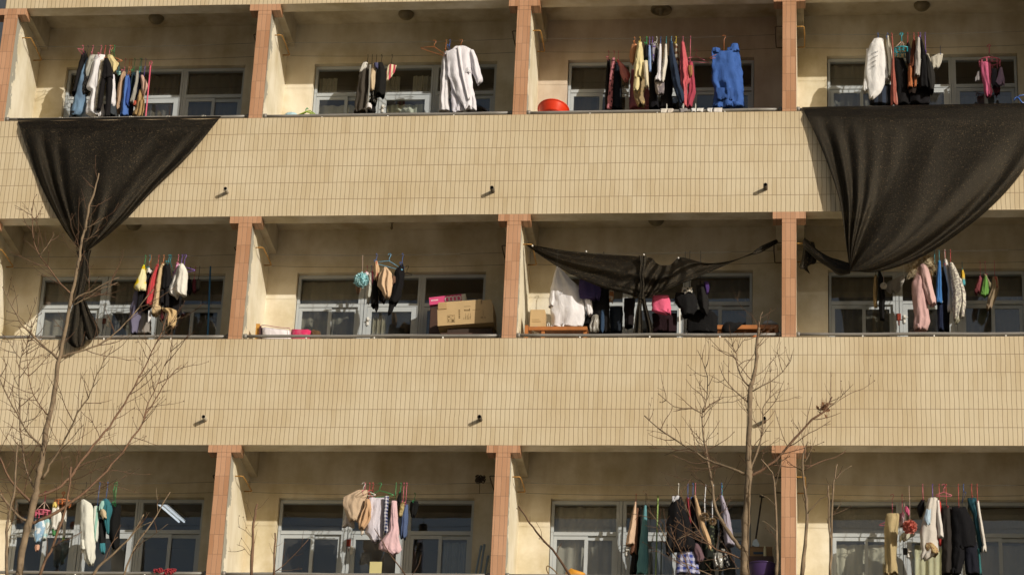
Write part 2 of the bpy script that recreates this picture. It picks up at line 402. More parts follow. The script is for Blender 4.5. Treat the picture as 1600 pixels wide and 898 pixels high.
def door(k, n):
    x, T, z = PX(k), (n+1)*H, n*H+.5; y0, y1 = 1.325, 1.405
    mb = MB()
    mb.box(x+1.403, x+1.442, y0, y1, z, T-.258); mb.box(x+1.442, x+1.452, y0+.03, y1, z, T-.26); mb.box(x+1.452, x+1.495, y0+.004, y1, z, T-.258); mb.box(x+2.183, x+2.210, y0+.004, y1, z, T-.258); mb.box(x+2.210, x+2.218, y0+.03, y1, z, T-.26); mb.box(x+2.218, x+2.243, y0, y1, z, T-.258)
    mb.box(x+1.495, x+2.183, y0+.003, y1-.003, T-.305, T-.26); mb.box(x+1.495, x+2.183, y0+.003, y1-.003, T-.735, T-.69)
    f = mb.build('door_frame', ALU, BLD)
    m2 = MB(); m2.add([(x+1.495,1.365,T-.69),(x+2.183,1.365,T-.69),(x+2.183,1.365,T-.305),(x+1.495,1.365,T-.305)], [(0,1,2,3)]); m2.build('pane', GLASS, f)
    mb = MB(); a, b = x+1.498, x+2.18
    mb.box(a, a+.06, 1.335, 1.375, z+.01, T-.738); mb.box(b-.07, b, 1.335, 1.375, z+.01, T-.738)
    mb.box(a+.06, b-.07, 1.337, 1.373, T-.81, T-.738); mb.box(a+.06, b-.07, 1.337, 1.373, z+.01, z+.8)
    d = mb.build('door', ALU, BLD)
    m2 = MB(); m2.add([(a+.06,1.355,z+.8),(b-.07,1.355,z+.8),(b-.07,1.355,T-.81),(a+.06,1.355,T-.81)], [(0,1,2,3)]); m2.build('pane', GLASS, d)
    m2 = MB(); m2.bbox(x+1.50, x+1.53, 1.31, 1.335, T-1.02, T-.90, .004); m2.tube([(x+1.515,1.31,T-.95),(x+1.515,1.285,T-.95),(x+1.56,1.285,T-.95)], .008)
    m2.build('door_handle', WHITEP, d)
for n in (-1, 0, 1):                             # floors by the balcony parapet they look over
    for k in range(K0, K1):
        bay_wall(k, n); window(k, n, .51, 1.40, .955, 1.0); window(k, n, 2.246, 3.118, 2.66, 2.71); door(k, n)
for n in (-4, -3, -2, 2):
    for k in range(K0, K1):
        mb = MB(); x = PX(k); mb.box(x+PW/2, x+W-PW/2, D, D+.2, n*H+.5, n*H+H+.39); mb.build('back_wall', PLAS, BLD)
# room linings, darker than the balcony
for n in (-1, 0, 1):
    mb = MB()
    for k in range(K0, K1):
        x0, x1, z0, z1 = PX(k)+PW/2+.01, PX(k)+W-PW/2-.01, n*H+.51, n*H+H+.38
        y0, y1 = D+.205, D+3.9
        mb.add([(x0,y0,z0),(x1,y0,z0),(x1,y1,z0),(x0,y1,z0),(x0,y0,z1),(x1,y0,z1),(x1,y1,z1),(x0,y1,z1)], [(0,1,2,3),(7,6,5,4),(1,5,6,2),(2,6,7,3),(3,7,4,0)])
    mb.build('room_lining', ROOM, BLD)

# handrails
for n in (-1, 0, 1):
    for k in range(K0, K1):
        a, b, z = PX(k)+PW/2+.005, PX(k)+W-PW/2-.005, n*H+1.5
        pts = [(lerp(a, b, i/10), .10+.004*math.sin(i*1.7+k), z+.078+.003*math.sin(i*1.1+n*2+k)) for i in range(11)]
        mb = MB(); mb.tube(pts, .021, 10)
        mb.tube([(a-.003,.10,z+.078),(a+.04,.10,z+.078)], .034, 10); mb.tube([(b-.04,.10,z+.078),(b+.003,.10,z+.078)], .034, 10)
        r_ = mb.build('handrail', STEEL, BLD, True)
        for px in (.93, 1.84, 2.75):
            m2 = MB(); x = PX(k)+px+.03*math.sin(k*3+n); m2.tube([(x,.10,z-.002),(x,.10,z+.062)], .011, 8); m2.build('handrail_post', WHITEP, r_, True)

# drain pipes through the parapets (tip pixel, storey)
DARK = simple('pipe_hole', '0c0b0a', .9)
for (px, py, L) in ((768.5, 293, .135), (1196, 288.5, .14), (352, 294.5, .135), (749, 650.5, .13), (318, 650.5, .13), (1194, 653, .13)):
    p = at(px, py, -L)
    mb = MB(); d = Vector((0, 1, .05)); q = p + d*(L+.01); r0 = .027; o = p
    M = (-d).to_track_quat('Z', 'Y').to_matrix()
    mb.lathe(p, [(r0, -L-.01), (r0, 0), (r0-.005, 0)], 14, M); mb.mi = 1; mb.lathe(p, [(r0-.005, 0), (r0-.006, -.06), (0.0005, -.06)], 14, M)
    mb.build('drain_pipe', [simple('dull_pipe', 'a89e8c', .6) if px not in (768.5, 1196, 749, 1194) else simple('grime_pipe', '5c5244', .7), DARK], BLD, True)

# ceiling lamps
LAMP = simple('dusty_lamp_glass', '75694f', .5)
for n in (-1, 0, 1):
    for k in range(K0, K1):
        c = (PX(k)+1.82, .98, n*H+H+.39); mb = MB()
        if (k, n) == (1, 0):
            mb.lathe(c, [(.03, 0), (.03, -.02), (.014, -.025), (.012, -.07), (.02, -.10), (.012, -.125), (.001, -.13)], 12)
        elif (k, n) == (2, 1):
            mb.lathe(c, [(.15, 0), (.15, -.03), (.13, -.035), (.12, -.015), (.03, -.015), (.025, -.09), (.001, -.1)], 20)
        elif (k, n) in ((0, -1), (1, -1), (2, -1), (3, -1)):
            continue
        else:
            mb.lathe(c, [(.112, 0), (.112, -.018), (.103, -.042), (.078, -.072), (.044, -.09), (.001, -.094)], 20)
        mb.build('ceiling_lamp', LAMP, BLD, True)

# laundry brackets on the partitions: a rod out of the wall, along it and back in
YF, YB, WZ = .55, .93, -.295                      # front wire, back wire, height under the beam
for n in (-1, 0, 1):
    for k in range(K0, K1+1):
        for s in (1, -1):
            if (k == K0 and s < 0) or (k == K1 and s > 0): continue
            x, z = PX(k)+s*PW/2, n*H+H+WZ+.004
            j = random.uniform(-.012, .012); e = .11 + j
            mb = MB(); mb.tube([(x-s*.02,.34,z+j),(x+s*(e-.015),.34,z+j),(x+s*e,.355,z+j),(x+s*(e+.005),.6,z),(x+s*e,.93,z-j),(x+s*(e-.015),.945,z-j),(x-s*.02,.945,z-j)], .0085, 7)
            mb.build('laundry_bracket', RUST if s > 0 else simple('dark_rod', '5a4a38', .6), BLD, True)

# neighbouring block past the left end
NB = tag(empty('neighbouring_building', (-16, 14, GZ)), 'dark blue grey block glimpsed past the left end of the dormitory', 'building')
mb = MB(); mb.box(-30, -5.2, 14, 24, GZ-.2, 26); mb.build('wall', simple('dark_render', '3c434c', .8), NB)
mb = MB(); mb.box(-30.3, -4.9, 13.7, 24.3, 26, 26.5); mb.build('roof', simple('roof_slab', '55575a', .8), NB)
for zf in range(-4, 8):
    for xf in range(8):
        mb = MB(); x = -29+xf*3; z = zf*3.2; mb.box(x, x+1.6, 13.93, 14.02, z, z+1.5)
        wv = mb.build('window', ALU, NB)
        m2 = MB(); m2.box(x+.08, x+1.52, 13.91, 13.928, z+.08, z+1.42); m2.build('pane', simple('dark_glass', '14181c', .1), wv)

# clotheslines
BAY = {(0, 1): 'top balcony above the left black net', (1, 1): 'top balcony with the white robe', (2, 1): 'top balcony with the red basin', (3, 1): 'top balcony above the largest net',
       (0, 0): 'middle balcony behind the left tree', (1, 0): 'middle balcony with the big carton', (2, 0): 'middle balcony crossed by a net', (3, 0): 'middle balcony with the pink coat',
       (0, -1): 'bottom balcony with the lit tube lamp', (1, -1): 'bottom balcony with the pink towel', (2, -1): 'bottom balcony with two pompoms', (3, -1): 'bottom balcony with the red pompom'}
def wire_z(k, n, x, back):
    t = (x - PX(k))/W
    return n*H+H+WZ - .035*4*t*(1-t)
for (k, n), nm in BAY.items():
    for back in (0, 1):
        y = YB if back else YF; mb = MB()
        a, b = PX(k)+PW/2+.113, PX(k)+W-PW/2-.113
        mb.tube([(lerp(a, b, i/14), y, wire_z(k, n, lerp(a, b, i/14), back)) for i in range(15)], .0026, 5)
        tag(mb.build('clothesline', WIRE, smooth=True), 'thin clothes wire nearer the %s across the %s' % ('window' if back else 'street', nm), 'clothesline', 'clotheslines strung across the balconies')

# curtains behind the glass
def curtain(k, n, a, b, zt, zb, hexs, label, y=1.47, amp=.02, nw=14):
    x, T = PX(k), (n+1)*H; mb = MB(); P = []
    ph = random.random()*6
    for i in range(9):
        v = i/8; P.append([Vector((x+lerp(a, b, j/60), y + amp*math.sin(j/60*nw*2*PI/ (2.2) + ph + .4*math.sin(v*3))*(.5+.5*v) + .012*math.sin(j*.33+ph*2+v), T+lerp(zt, zb, v))) for j in range(61)])
    mb.grid(P); tag(mb.build('curtain', cloth(hexs, gain=1.5), smooth=True), label, 'curtain', 'curtains behind the balcony windows')
LW, DW, RW = (.55, 1.37), (1.55, 2.12), (2.28, 3.09)
for (k, n, span, zt, zb, hx, c) in (
    (0, 1, RW, -.3, -1.8, '5e574a', 'grey fan gathered curtain behind the right window'), (0, 1, DW, -.3, -1.8, '565046', 'dull grey curtain behind the door glass'),
    (1, 1, (.55, .80), -.38, -.68, '8f8872', 'short pale curtain behind the left transom'), (1, 1, LW, -.82, -1.8, 'b6ae94', 'pale cream curtain behind the left lower panes'),
    (1, 1, DW, -.82, -1.8, 'd8ceb2', 'cream curtain in sunlight behind the door glass'), (1, 1, (1.5, 1.72), -.36, -.68, '9a927c', 'pale curtain strip left in the door transom'), (1, 1, (1.9, 2.17), -.36, -.68, 'a49c86', 'pale curtain square right in the door transom'),
    (2, 1, LW, -.3, -1.8, '4c463e', 'dark curtain behind the left window'), (3, 1, LW, -.3, -1.8, '6d675b', 'grey lace curtain behind the left window'), (3, 1, RW, -.82, -1.8, '555a60', 'blue grey curtain behind the right lower panes'),
    (0, 0, LW, -.3, -1.8, '7a7263', 'grey curtain behind the left window'), (0, 0, RW, -.8, -1.8, '6f6656', 'brownish curtain behind the right lower panes'), (0, 0, DW, -.3, -1.8, '665f54', 'grey brown curtain behind the door glass'),
    (1, 0, LW, -.3, -1.8, '77705f', 'olive grey curtain behind the left window'), (1, 0, (1.55, 1.75), -.8, -1.8, '8b826c', 'narrow cream curtain beside the dark door glass'), (2, 0, RW, -.3, -1.8, '4a4c50', 'dark curtain behind the right window'),
    (3, 0, LW, -.3, -1.8, '5a5448', 'olive curtain behind the left window'), (3, 0, RW, -.3, -1.8, '5f5b54', 'grey curtain behind the right window'),
    (1, -1, (2.72, 3.09), -.8, -1.8, '80858a', 'light grey curtain behind the right lower pane'),
    (2, -1, LW, -.3, -1.8, '8f8778', 'grey satin curtain behind the left window'), (2, -1, DW, -.3, -1.8, '5c5d5e', 'dim grey curtain behind the door glass'), (2, -1, RW, -.3, -1.8, '4d5157', 'slate curtain behind the right window'),
    (3, -1, (.55, 3.09), -.3, -.7, '827b6d', 'grey gauze strip behind all the transoms'), (3, -1, LW, -.8, -1.8, 'b3a98f', 'beige curtain behind the left lower panes'), (3, -1, DW, -.8, -1.8, 'd2c49c', 'cream curtain in sun behind the door glass'), (3, -1, RW, -.8, -1.8, '8c8474', 'grey beige curtain behind the right lower panes')):
    curtain(k, n, span[0], span[1], zt, zb, hx, c + ', ' + BAY[(k, n)])
# ---------------------------------------------------------------- laundry
class CL:                                        # a patch of the photo: origin, scale, and its balcony
    def __init__(self, x0, y0, s, k, n): self.x0, self.y0, self.s, self.k, self.n = x0, y0, s, k, n
    def p(self, x, y, Y): return at(self.x0 + x/self.s, self.y0 + y/self.s, Y)
HANGC = {'pink': 'cf6a80', 'red': 'c0474a', 'blue': '3d62a8', 'sky': '6fb1d6', 'teal': '2a93a0', 'green': '2f9a5c', 'orange': 'c97a4a', 'wood': 'b56b3c', 'white': 'dcdad2', 'purple': '7b58b0', 'black': '1c1a19', 'yellow': 'd8c04a'}
def plastic(c): return simple('coloured_plastic', HANGC[c], .35)
def hanger(c, colour, x, y, ztop, label, spread=.17, frontal=False, tilt=0.0, wz=None, bar=True):
    """hook over the wire, neck and two arms"""
    wz = wire_z(c.k, c.n, x, 0) if wz is None else wz
    mb = MB(); r = .0038
    ztop = min(ztop, wz-.05)
    ang = (0 if frontal else PI/2) + random.uniform(-.25, .25)
    dx, dy = math.cos(ang), math.sin(ang)
    hk = [(x+dx*.021*math.cos(a), y+dy*.021*math.cos(a), wz+.0028+.004+.021*math.sin(a)-.021+.0185) for a in [PI*1.08, PI*.8, PI*.5, PI*.2, 0]]
    neck = [(x+dx*.012, y+dy*.012, wz-.022), (x, y, wz-.04), (x, y, ztop+.005)]
    mb.tube(hk+neck, r, 6)
    q = lambda t, dz: (x+dx*t, y+dy*t, ztop+dz+tilt*t)
    drop = spread*.36
    mb.tube([q(-spread, -drop), q(-spread*.5, -drop*.42), q(0, .006), q(spread*.5, -drop*.42), q(spread, -drop)], r*1.15, 6)
    if bar: mb.tube([q(-spread, -drop), q(-spread*.9, -drop-.012), q(spread*.9, -drop-.012), q(spread, -drop)], r, 6)
    o = mb.build('clothes_hanger', plastic(colour), smooth=True, origin=(x, y, wz))
    return tag(o, label, 'hanger', 'clothes hangers on the wires')

def tube_garment(rows, c, Y, T, fold, nf, seed, hem=.02, flat=False, round_top=True, n=30, dz=.03):
    """closed fabric shell: rows are (y, xl, xr) down the garment"""
    rnd = random.Random(seed); mb = MB()
    L = []
    for (y, xl, xr) in rows:
        e_ = (xr-xl)*.035
        L.append((c.p(xl-e_, y, Y), c.p(xr+e_, y, Y)))
    # resample
    out = []; Ls = [a for a, b in L]; Rs = [b for a, b in L]
    tot = abs(L[0][0].z - L[-1][0].z); M = max(7, min(30, int(tot/dz)))
    if len(L) > 2:
        A = []; B = []
        d = [0]
        for i in range(1, len(L)): d.append(d[-1] + max(1e-4, ((L[i][0]-L[i-1][0]).length + (L[i][1]-L[i-1][1]).length)/2))
        for i in range(M):
            s = d[-1]*i/(M-1); j = 0
            while j < len(L)-2 and s > d[j+1]: j += 1
            t = (s-d[j])/(d[j+1]-d[j]); ts = t*t*(3-2*t)*.35 + t*.65
            A.append(Ls[j].lerp(Ls[j+1], ts)); B.append(Rs[j].lerp(Rs[j+1], ts))
    else:
        A = [Ls[0].lerp(Ls[1], i/(M-1)) for i in range(M)]; B = [Rs[0].lerp(Rs[1], i/(M-1)) for i in range(M)]
    p1, p2, p3, p4 = [rnd.uniform(0, 6.28) for _ in range(4)]; k1 = nf + rnd.uniform(-.4, .4); k2 = nf*1.9 + rnd.uniform(-.5, .5)
    dr = rnd.uniform(-2.2, 2.2)
    rows_ = []
    for i in range(M):
        v = i/(M-1); a, b = A[i], B[i]; ctr = (a+b)/2; hw = (b-a)/2; w = hw.length
        tt = T*(min(1, .35+v*5) if round_top else 1)
        tt = min(tt, max(.012, w*1.6)) if T < .1 else tt
        fo = fold*(.25+.75*min(1, v*2.2))*min(1, w/.06)
        ring = []
        for j in range(n):
            th = 2*PI*j/n; u = math.cos(th); sn = math.sin(th)
            e = 1-abs(u)**4
            f1 = math.sin(k1*PI*u + p1 + dr*v*2) ; f2 = math.sin(k2*PI*u*.5 + p2 - dr*v*1.5)
            cr = 1-abs(f1)*2*.5                 # sharper creases
            yy = Y + tt*math.copysign(abs(sn)**1.15, sn) + fo*(.5*f1*(.55+.45*math.sin(2.7*v+p2)) + .55*f2 + .22*cr)*e
            xj = u*(1 + .04*math.sin(7*v*PI + p3)*(1 if j < n/2 else -1)*min(1, v*3))
            zz = 0
            if v > .6: zz = hem*(v-.6)/.4*(.6*math.sin(2.3*u*PI/2+p4) + .4*math.sin(5*u+p2) + .3*sn)
            p = ctr + hw*xj
            n1_ = noise.noise(Vector((p.x*9+seed*.37, p.z*4.5, sn*.6+seed))); n2_ = noise.noise(Vector((p.x*20, p.z*11+seed, sn)))
            yy += fold*(.9*n1_*e + .5*n2_)
            ring.append(Vector((p.x + fo*.25*math.sin(6*v+p1)*e + .009*n2_*min(1, v*4)*min(1, w/.05), yy, p.z + zz)))
        rows_.append(ring)
    o = len(mb.v)
    for ring in rows_: mb.v += [tuple(p) for p in ring]
    for i in range(M-1):
        for j in range(n):
            a = o+i*n+j; b = o+i*n+(j+1) % n
            mb.face((a, b, b+n, a+n))
    top = sum(rows_[0], Vector())/n; top.z += .006; mb.v.append(tuple(top)); ti = len(mb.v)-1
    for j in range(n): mb.face((ti, o+(j+1) % n, o+j))
    ins = []; cb = sum(rows_[-1], Vector())/n    # open hem seen from below: cloth turns up inside
    for j in range(n):
        p = rows_[-1][j]; q = p.lerp(cb, .12); ins.append((q.x, q.y, q.z+.07))
    k0 = len(mb.v); mb.v += ins; q0 = o+(M-1)*n
    for j in range(n): mb.face((q0+j, q0+(j+1) % n, k0+(j+1) % n, k0+j))
    mb.v.append((cb.x, cb.y, cb.z+.09)); ci = len(mb.v)-1
    for j in range(n): mb.face((k0+j, k0+(j+1) % n, ci))
    return mb, rows_
GI = [0]
def gar(c, name, label, cat, rows, mat, back=0, dy=0., T=.06, fold=.013, nf=2.4, hang=None, parts=(), hem=.02, frontal=False, spread=None, Y=None, hx=None, ztop=None, round_top=True, tilt=0):
    GI[0] += 1
    Yc = (YB if back else YF) + dy if Y is None else Y
    m = mat if not isinstance(mat, str) else cloth(mat)
    mb, rr = tube_garment(rows, c, Yc, T, fold, nf, GI[0]*13+5, hem, round_top=round_top)
    top = sum(rr[0], Vector())/len(rr[0])
    o = tag(mb.build(name, m, smooth=True, origin=top), label, cat)
    for i, pt in enumerate(parts):
        pn, prow, pm = pt[:3]; kw = pt[3] if len(pt) > 3 else {}
        pb, _ = tube_garment(prow, c, Yc + kw.get('dy', -.02), kw.get('T', .035), kw.get('fold', .01), kw.get('nf', 2), GI[0]*31+i, kw.get('hem', .012), round_top=True)
        pb.build(pn, (pm if not isinstance(pm, str) else cloth(pm)) if pm else m, o, True)
    if hang:
        wy = YB if back else YF
        x = top.x if hx is None else c.p(hx, 0, wy).x
        hanger(c, hang, x, wy, top.z+.01 if ztop is None else ztop, '%s hanger carrying the %s' % (hang if hang not in ('wood', 'sky') else {'wood': 'wooden', 'sky': 'pale blue'}[hang], label),
               spread if spread else (max(.07, min(.19, T*1.1)) if not frontal else .17), frontal, tilt)
    return o
def loose_hanger(c, colour, x, back, label, ztop=None, frontal=True, tilt=0, spread=.19):
    y = YB if back else YF; X = c.p(x, 0, y).x; wz = wire_z(c.k, c.n, X, back)
    return hanger(c, colour, X, y-.03*0, wz-.09 if ztop is None else ztop, label, spread, frontal, tilt)

# ================= top floor
C = CL(100, 70, 6.906, 0, 1); G = gar
G(C, 'jacket', 'black jacket hanging leftmost over the left net', 'jacket', [(80,222,238),(150,190,258),(300,150,215),(450,118,175),(545,98,140)], '1d1b1c', dy=.14, T=.12, hang='pink')
G(C, 'jeans', 'wide faded blue jeans with dark cuffs', 'jeans', [(150,250,285),(300,185,250),(450,150,238),(600,112,240),(740,72,215),(783,88,160)], cloth('56728f', 'blotch', '6b86a0', scale=.3), dy=.10, T=.09, hang='black', parts=[('cuff', [(735,68,150),(765,78,155),(790,100,150)], '23262c', {'T': .095, 'dy': 0})])
G(C, 'skirt', 'dark slate skirt low behind the black trousers', 'skirt', [(540,500,552),(660,494,556),(785,490,562)], '3a4148', dy=.16, T=.1)
G(C, 'blouse', 'black ruffled blouse under the grey tee', 'blouse', [(330,218,300),(400,205,296),(470,190,292),(545,186,238)], cloth('1d1b1c', 'lace', '55524e'), dy=.08, T=.08)
G(C, 'shirt', 'short light grey tee with navy edge', 'shirt', [(115,282,345),(200,252,342),(300,230,300),(385,245,266)], 'aba99c', dy=.05, T=.08, hang='pink', parts=[('trim', [(118,338,350),(210,322,336),(330,275,292),(385,256,268)], '30384c', {'dy': -.03})])
G(C, 'dress', 'long white dress beside the jeans', 'dress', [(112,345,440),(180,320,425),(300,290,408),(400,262,400),(478,248,398),(500,296,402),(600,268,412),(700,240,428),(740,240,435),(790,335,436)], 'e6e2e4', dy=.0, T=.07, fold=.022, hang='pink', spread=.15)
G(C, 'shirt', 'white shirt with navy print behind the black trousers', 'shirt', [(330,524,546),(450,510,554),(560,502,556),(640,494,550),(670,500,530)], cloth('dcd9dc', 'blotch', 'd4d2dc'), dy=.1, T=.06, parts=[('print', [(600,498,540),(640,492,535),(655,496,528)], cloth('4a4d78', 'blotch', 'd8d6de', scale=3), {'T': .065, 'dy': -.01})])
G(C, 'scarf', 'beige embroidered scarf over the white dress', 'scarf', [(165,398,436),(300,378,416),(450,360,396),(600,342,376),(705,335,362)], cloth('cdbfa4', 'floral', 'a89878'), dy=-.06, T=.03, hang='red')
G(C, 'trousers', 'black trousers with legs apart over white dress', 'trousers', [(150,442,480),(210,432,505),(270,424,522),(345,410,526),(372,408,524)], '1a1718', dy=-.10, T=.06, hang='pink', parts=[
    ('trouser_leg', [(330,412,468),(430,398,440),(540,378,425),(640,366,410),(712,354,394)], None, {'T': .05, 'dy': 0}), ('trouser_leg', [(330,452,526),(450,460,522),(600,452,510),(700,440,498),(785,434,490)], None, {'T': .05, 'dy': .0})])
G(C, 'camisole', 'pale yellow camisole hanging by its strap', 'camisole', [(112,470,520),(165,472,552),(205,480,592),(240,500,575),(296,522,556)], 'd6c27c', dy=-.06, T=.04, frontal=True, hang='orange', hem=.03)
loose_hanger(C, 'green', 548, 0, 'bare green hanger next to the pale yellow camisole', frontal=False)
G(C, 'blouse', 'dark green top at the left of the rear row', 'blouse', [(325,572,622),(400,557,604),(472,560,592)], '23302a', 1, .06, T=.09, hang='teal', parts=[('collar', [(315,574,622),(345,585,612)], '8fc4b4', {'dy': -.06})])
G(C, 'cardigan', 'tan knitted cardigan seen edge on', 'cardigan', [(298,640,666),(400,606,660),(550,576,646),(690,570,612),(735,582,612)], cloth('b89878', 'stripe_v', 'a8876a', scale=3), 1, .02, T=.12, hang='pink')
G(C, 'jeans', 'navy trousers at the back of the rear row', 'trousers', [(350,700,764),(520,690,748),(650,690,748),(782,690,742)], '20284a', 1, .1, T=.09, hang='orange')
G(C, 'shirt', 'bright blue long shirt above the rail', 'shirt', [(330,672,702),(450,655,704),(600,632,694),(782,610,690)], '3f6fc0', 1, -.02, T=.1, hang='orange')
G(C, 'blouse', 'royal blue pleated blouse', 'blouse', [(360,694,712),(480,680,716),(600,664,712),(665,662,700)], '2a4ea0', 1, -.06, T=.07)
G(C, 'jacket', 'dark teal jacket behind the grey sleeve', 'jacket', [(305,742,772),(420,722,770),(560,700,760)], '1e343e', 1, .04, T=.1, hang='green')
G(C, 'cardigan', 'navy cardigan with an orange cuff', 'cardigan', [(300,806,836),(450,790,832),(600,765,802),(640,752,796)], '1e2238', 1, -.02, T=.09, hang='teal', parts=[('cuff', [(628,750,796),(662,744,790)], 'd2502a', {'T': .05, 'dy': -.04})])
G(C, 'shirt', 'grey long sleeve tee seen as a strip', 'shirt', [(288,782,805),(400,765,801),(520,740,776),(626,714,750)], '9a978c', 1, -.09, T=.05, hang='green')
G(C, 'trousers', 'camel trousers next to the pink pole', 'trousers', [(490,815,850),(600,790,866),(700,768,858),(782,740,836)], 'b08a4a', 1, -.05, T=.08, parts=[('trouser_leg', [(600,820,868),(700,800,860),(783,786,838)], None, {'T': .05, 'dy': -.06})])
G(C, 'bra', 'pale pink bra above the camel trousers', 'bra', [(330,830,856),(380,830,880),(430,836,902),(480,840,892),(545,846,866)], 'd0a48e', 1, -.10, T=.05, hang='purple', hem=.03)
def pole(c, name, label, cat, a, b, Y, r, mat, hook=0):
    p, q = c.p(*a, Y), c.p(*b, Y); mb = MB(); q2 = q + (q-p).normalized()*.9
    if q2.z < c.n*H+.52: q2 = p + (q2-p)*((c.n*H+.52-p.z)/(q2.z-p.z))
    mb.tube([p, p.lerp(q2, .3), p.lerp(q2, .7), q2], r, 8)
    if hook: mb.tube([p + Vector((-.02,0,.0)), p+Vector((-.02,0,.05)), p+Vector((0,0,.075)), p+Vector((.02,0,.05)), p], .005, 6)
    return tag(mb.build(name, mat, smooth=True), label, cat)
pole(C, 'clothes_pole', 'pink clothes pole leaning beside the camel trousers', 'pole', (934,225), (880,785), .72, .011, simple('pink_paint', 'd05a70', .5), 1)

C = CL(540, 55, 6.909, 1, 1)
G(C, 'trousers', 'black wide trousers low beside the door of the white robe balcony', 'trousers', [(690,262,322),(760,250,322),(845,236,322)], '171516', 1, .06, T=.07)
G(C, 'dress', 'long dark brown dress with white collar cloth', 'dress', [(330,212,256),(420,152,250),(560,130,246),(700,112,236),(845,95,222)], '4a4238', 1, .0, T=.1, fold=.02, hang='black', parts=[('collar', [(296,192,236),(350,166,226),(410,148,168)], 'c9c4ba', {'T': .04, 'dy': -.08})])
G(C, 'scarf', 'narrow grey scarf strip beside the brown dress', 'scarf', [(320,255,276),(550,246,262),(742,232,250)], '8a867c', 1, -.12, T=.03, hang='black')
G(C, 'sock', 'white sock at the foot of the grey scarf', 'sock', [(735,234,270),(765,225,286),(792,224,280)], 'd8d2d2', 1, -.16, T=.03)
G(C, 'trousers', 'black sequined leggings under the beige top', 'leggings', [(560,264,322),(700,272,342),(748,280,332)], cloth('1a1817', 'lace', '77736a'), 1, -.02, T=.06)
G(C, 'blouse', 'small beige top with a blue neckline', 'blouse', [(310,300,332),(420,265,328),(540,258,322),(604,274,302)], 'd0b48a', 1, -.09, T=.05, hang='black', parts=[('collar', [(300,306,352),(340,312,352),(365,330,350)], '4b4c70', {'dy': -.05})])
G(C, 'sweater', 'black sweater right of the small beige top', 'sweater', [(305,346,404),(400,336,432),(550,325,432),(658,330,426)], '1b1a18', 1, -.07, T=.09, hang='black')
G(C, 'towel', 'red and cream striped towel hung askew', 'towel', [(317,470,505),(328,464,552),(400,446,526),(450,441,490),(500,438,450)], cloth('cf3a55', 'stripe_v', 'd8cba8', scale=1.1), 1, -.06, T=.02, hang='black', hem=.01)
G(C, 'robe', 'rear white robe turned edge on', 'robe', [(185,1066,1132),(300,1038,1132),(500,1026,1130),(700,1016,1112),(836,1010,1126)], 'dcd8dc', 0, .06, T=.09, fold=.02, hang='wood', hx=1090, tilt=0)
G(C, 'robe', 'front white robe with open sleeve and slanting hem', 'robe', [(120,1188,1296),(150,1160,1345),(180,1100,1374),(300,1100,1362),(420,1112,1352),(560,1160,1366),(640,1195,1385),(720,1235,1390),(792,1275,1350)], 'e6e1e8', 0, -.06, T=.045, fold=.022, nf=2, hang='wood', hx=1250, frontal=True, hem=.03,
  parts=[('sleeve', [(160,1330,1380),(230,1345,1410),(300,1360,1432),(420,1374,1462),(500,1408,1486),(537,1420,1432)], None, {'T': .06, 'dy': .0}), ('panel', [(520,1140,1300),(660,1146,1330),(760,1148,1290),(834,1150,1262)], 'dcd7e2', {'T': .03, 'dy': .05, 'fold': .02}), ('panel', [(560,1335,1366),(700,1330,1400),(770,1322,1412),(815,1328,1414)], None, {'T': .03, 'dy': .01, 'fold': .02}), ('lapel', [(125,1205,1236),(250,1222,1250),(400,1250,1272),(560,1285,1305),(700,1320,1338)], 'efeaee', {'T': .018, 'dy': -.052, 'fold': .004}), ('pocket', [(395,1290,1345),(404,1290,1345)], 'efeaee', {'T': .018, 'dy': -.05, 'fold': .002})])
loose_hanger(C, 'blue', 1130, 0, 'bare blue hanger between the two white robes', frontal=False)
loose_hanger(C, 'wood', 965, 0, 'bare wooden hanger tilted left of the white robes', ztop=None, tilt=-.45, spread=.2)

C = CL(930, 50, 6.4, 2, 1)
G(C, 'leggings', 'black leggings at the far left of the basin balcony', 'leggings', [(285,122,150),(450,106,150),(600,100,146),(768,98,138)], '161415', 1, .06, T=.1, hang='pink')
G(C, 'trousers', 'dark navy trousers behind the coral blouse', 'trousers', [(310,190,250),(500,178,262),(775,168,266)], '232a34', 1, .1, T=.08)
G(C, 'scarf', 'long pink and black patterned scarf', 'scarf', [(265,166,198),(450,146,182),(775,116,166)], cloth('c4707a', 'floral', '4a2c34', scale=.8), 1, -.08, T=.04, hang='pink')
G(C, 'blouse', 'coral ruffled blouse swinging to the right', 'blouse', [(284,215,236),(350,246,302),(420,252,348),(460,275,345),(496,304,326)], cloth('d4796e', 'blotch', 'c0605c'), 1, -.1, T=.06, hang='pink', hem=.03)
G(C, 'dress', 'dusty rose long dress behind the yellow shirt', 'dress', [(380,366,470),(520,354,520),(650,350,545),(774,346,550)], 'b5616a', 1, .12, T=.08)
G(C, 'dress', 'black dress under the navy coats', 'dress', [(170,600,642),(350,572,612),(550,546,604),(774,540,650)], '151317', 0, .14, T=.1, hang='white')
G(C, 'dress', 'long black gown in the middle of the crowded row', 'dress', [(250,704,762),(500,690,774),(640,662,766),(774,650,772)], '191618', 0, .12, T=.1)
G(C, 'camisole', 'small orange camisole with thin straps', 'camisole', [(125,368,424),(200,346,412),(270,346,400),(324,356,386)], 'd48c50', 0, .06, T=.05, hang='orange')
G(C, 'shirt', 'olive cream cardigan below the yellow shirt', 'cardigan', [(440,400,500),(560,388,500),(640,386,480),(740,430,500)], cloth('9a8256', 'blotch', 'b79b66'), 0, .1, T=.07)
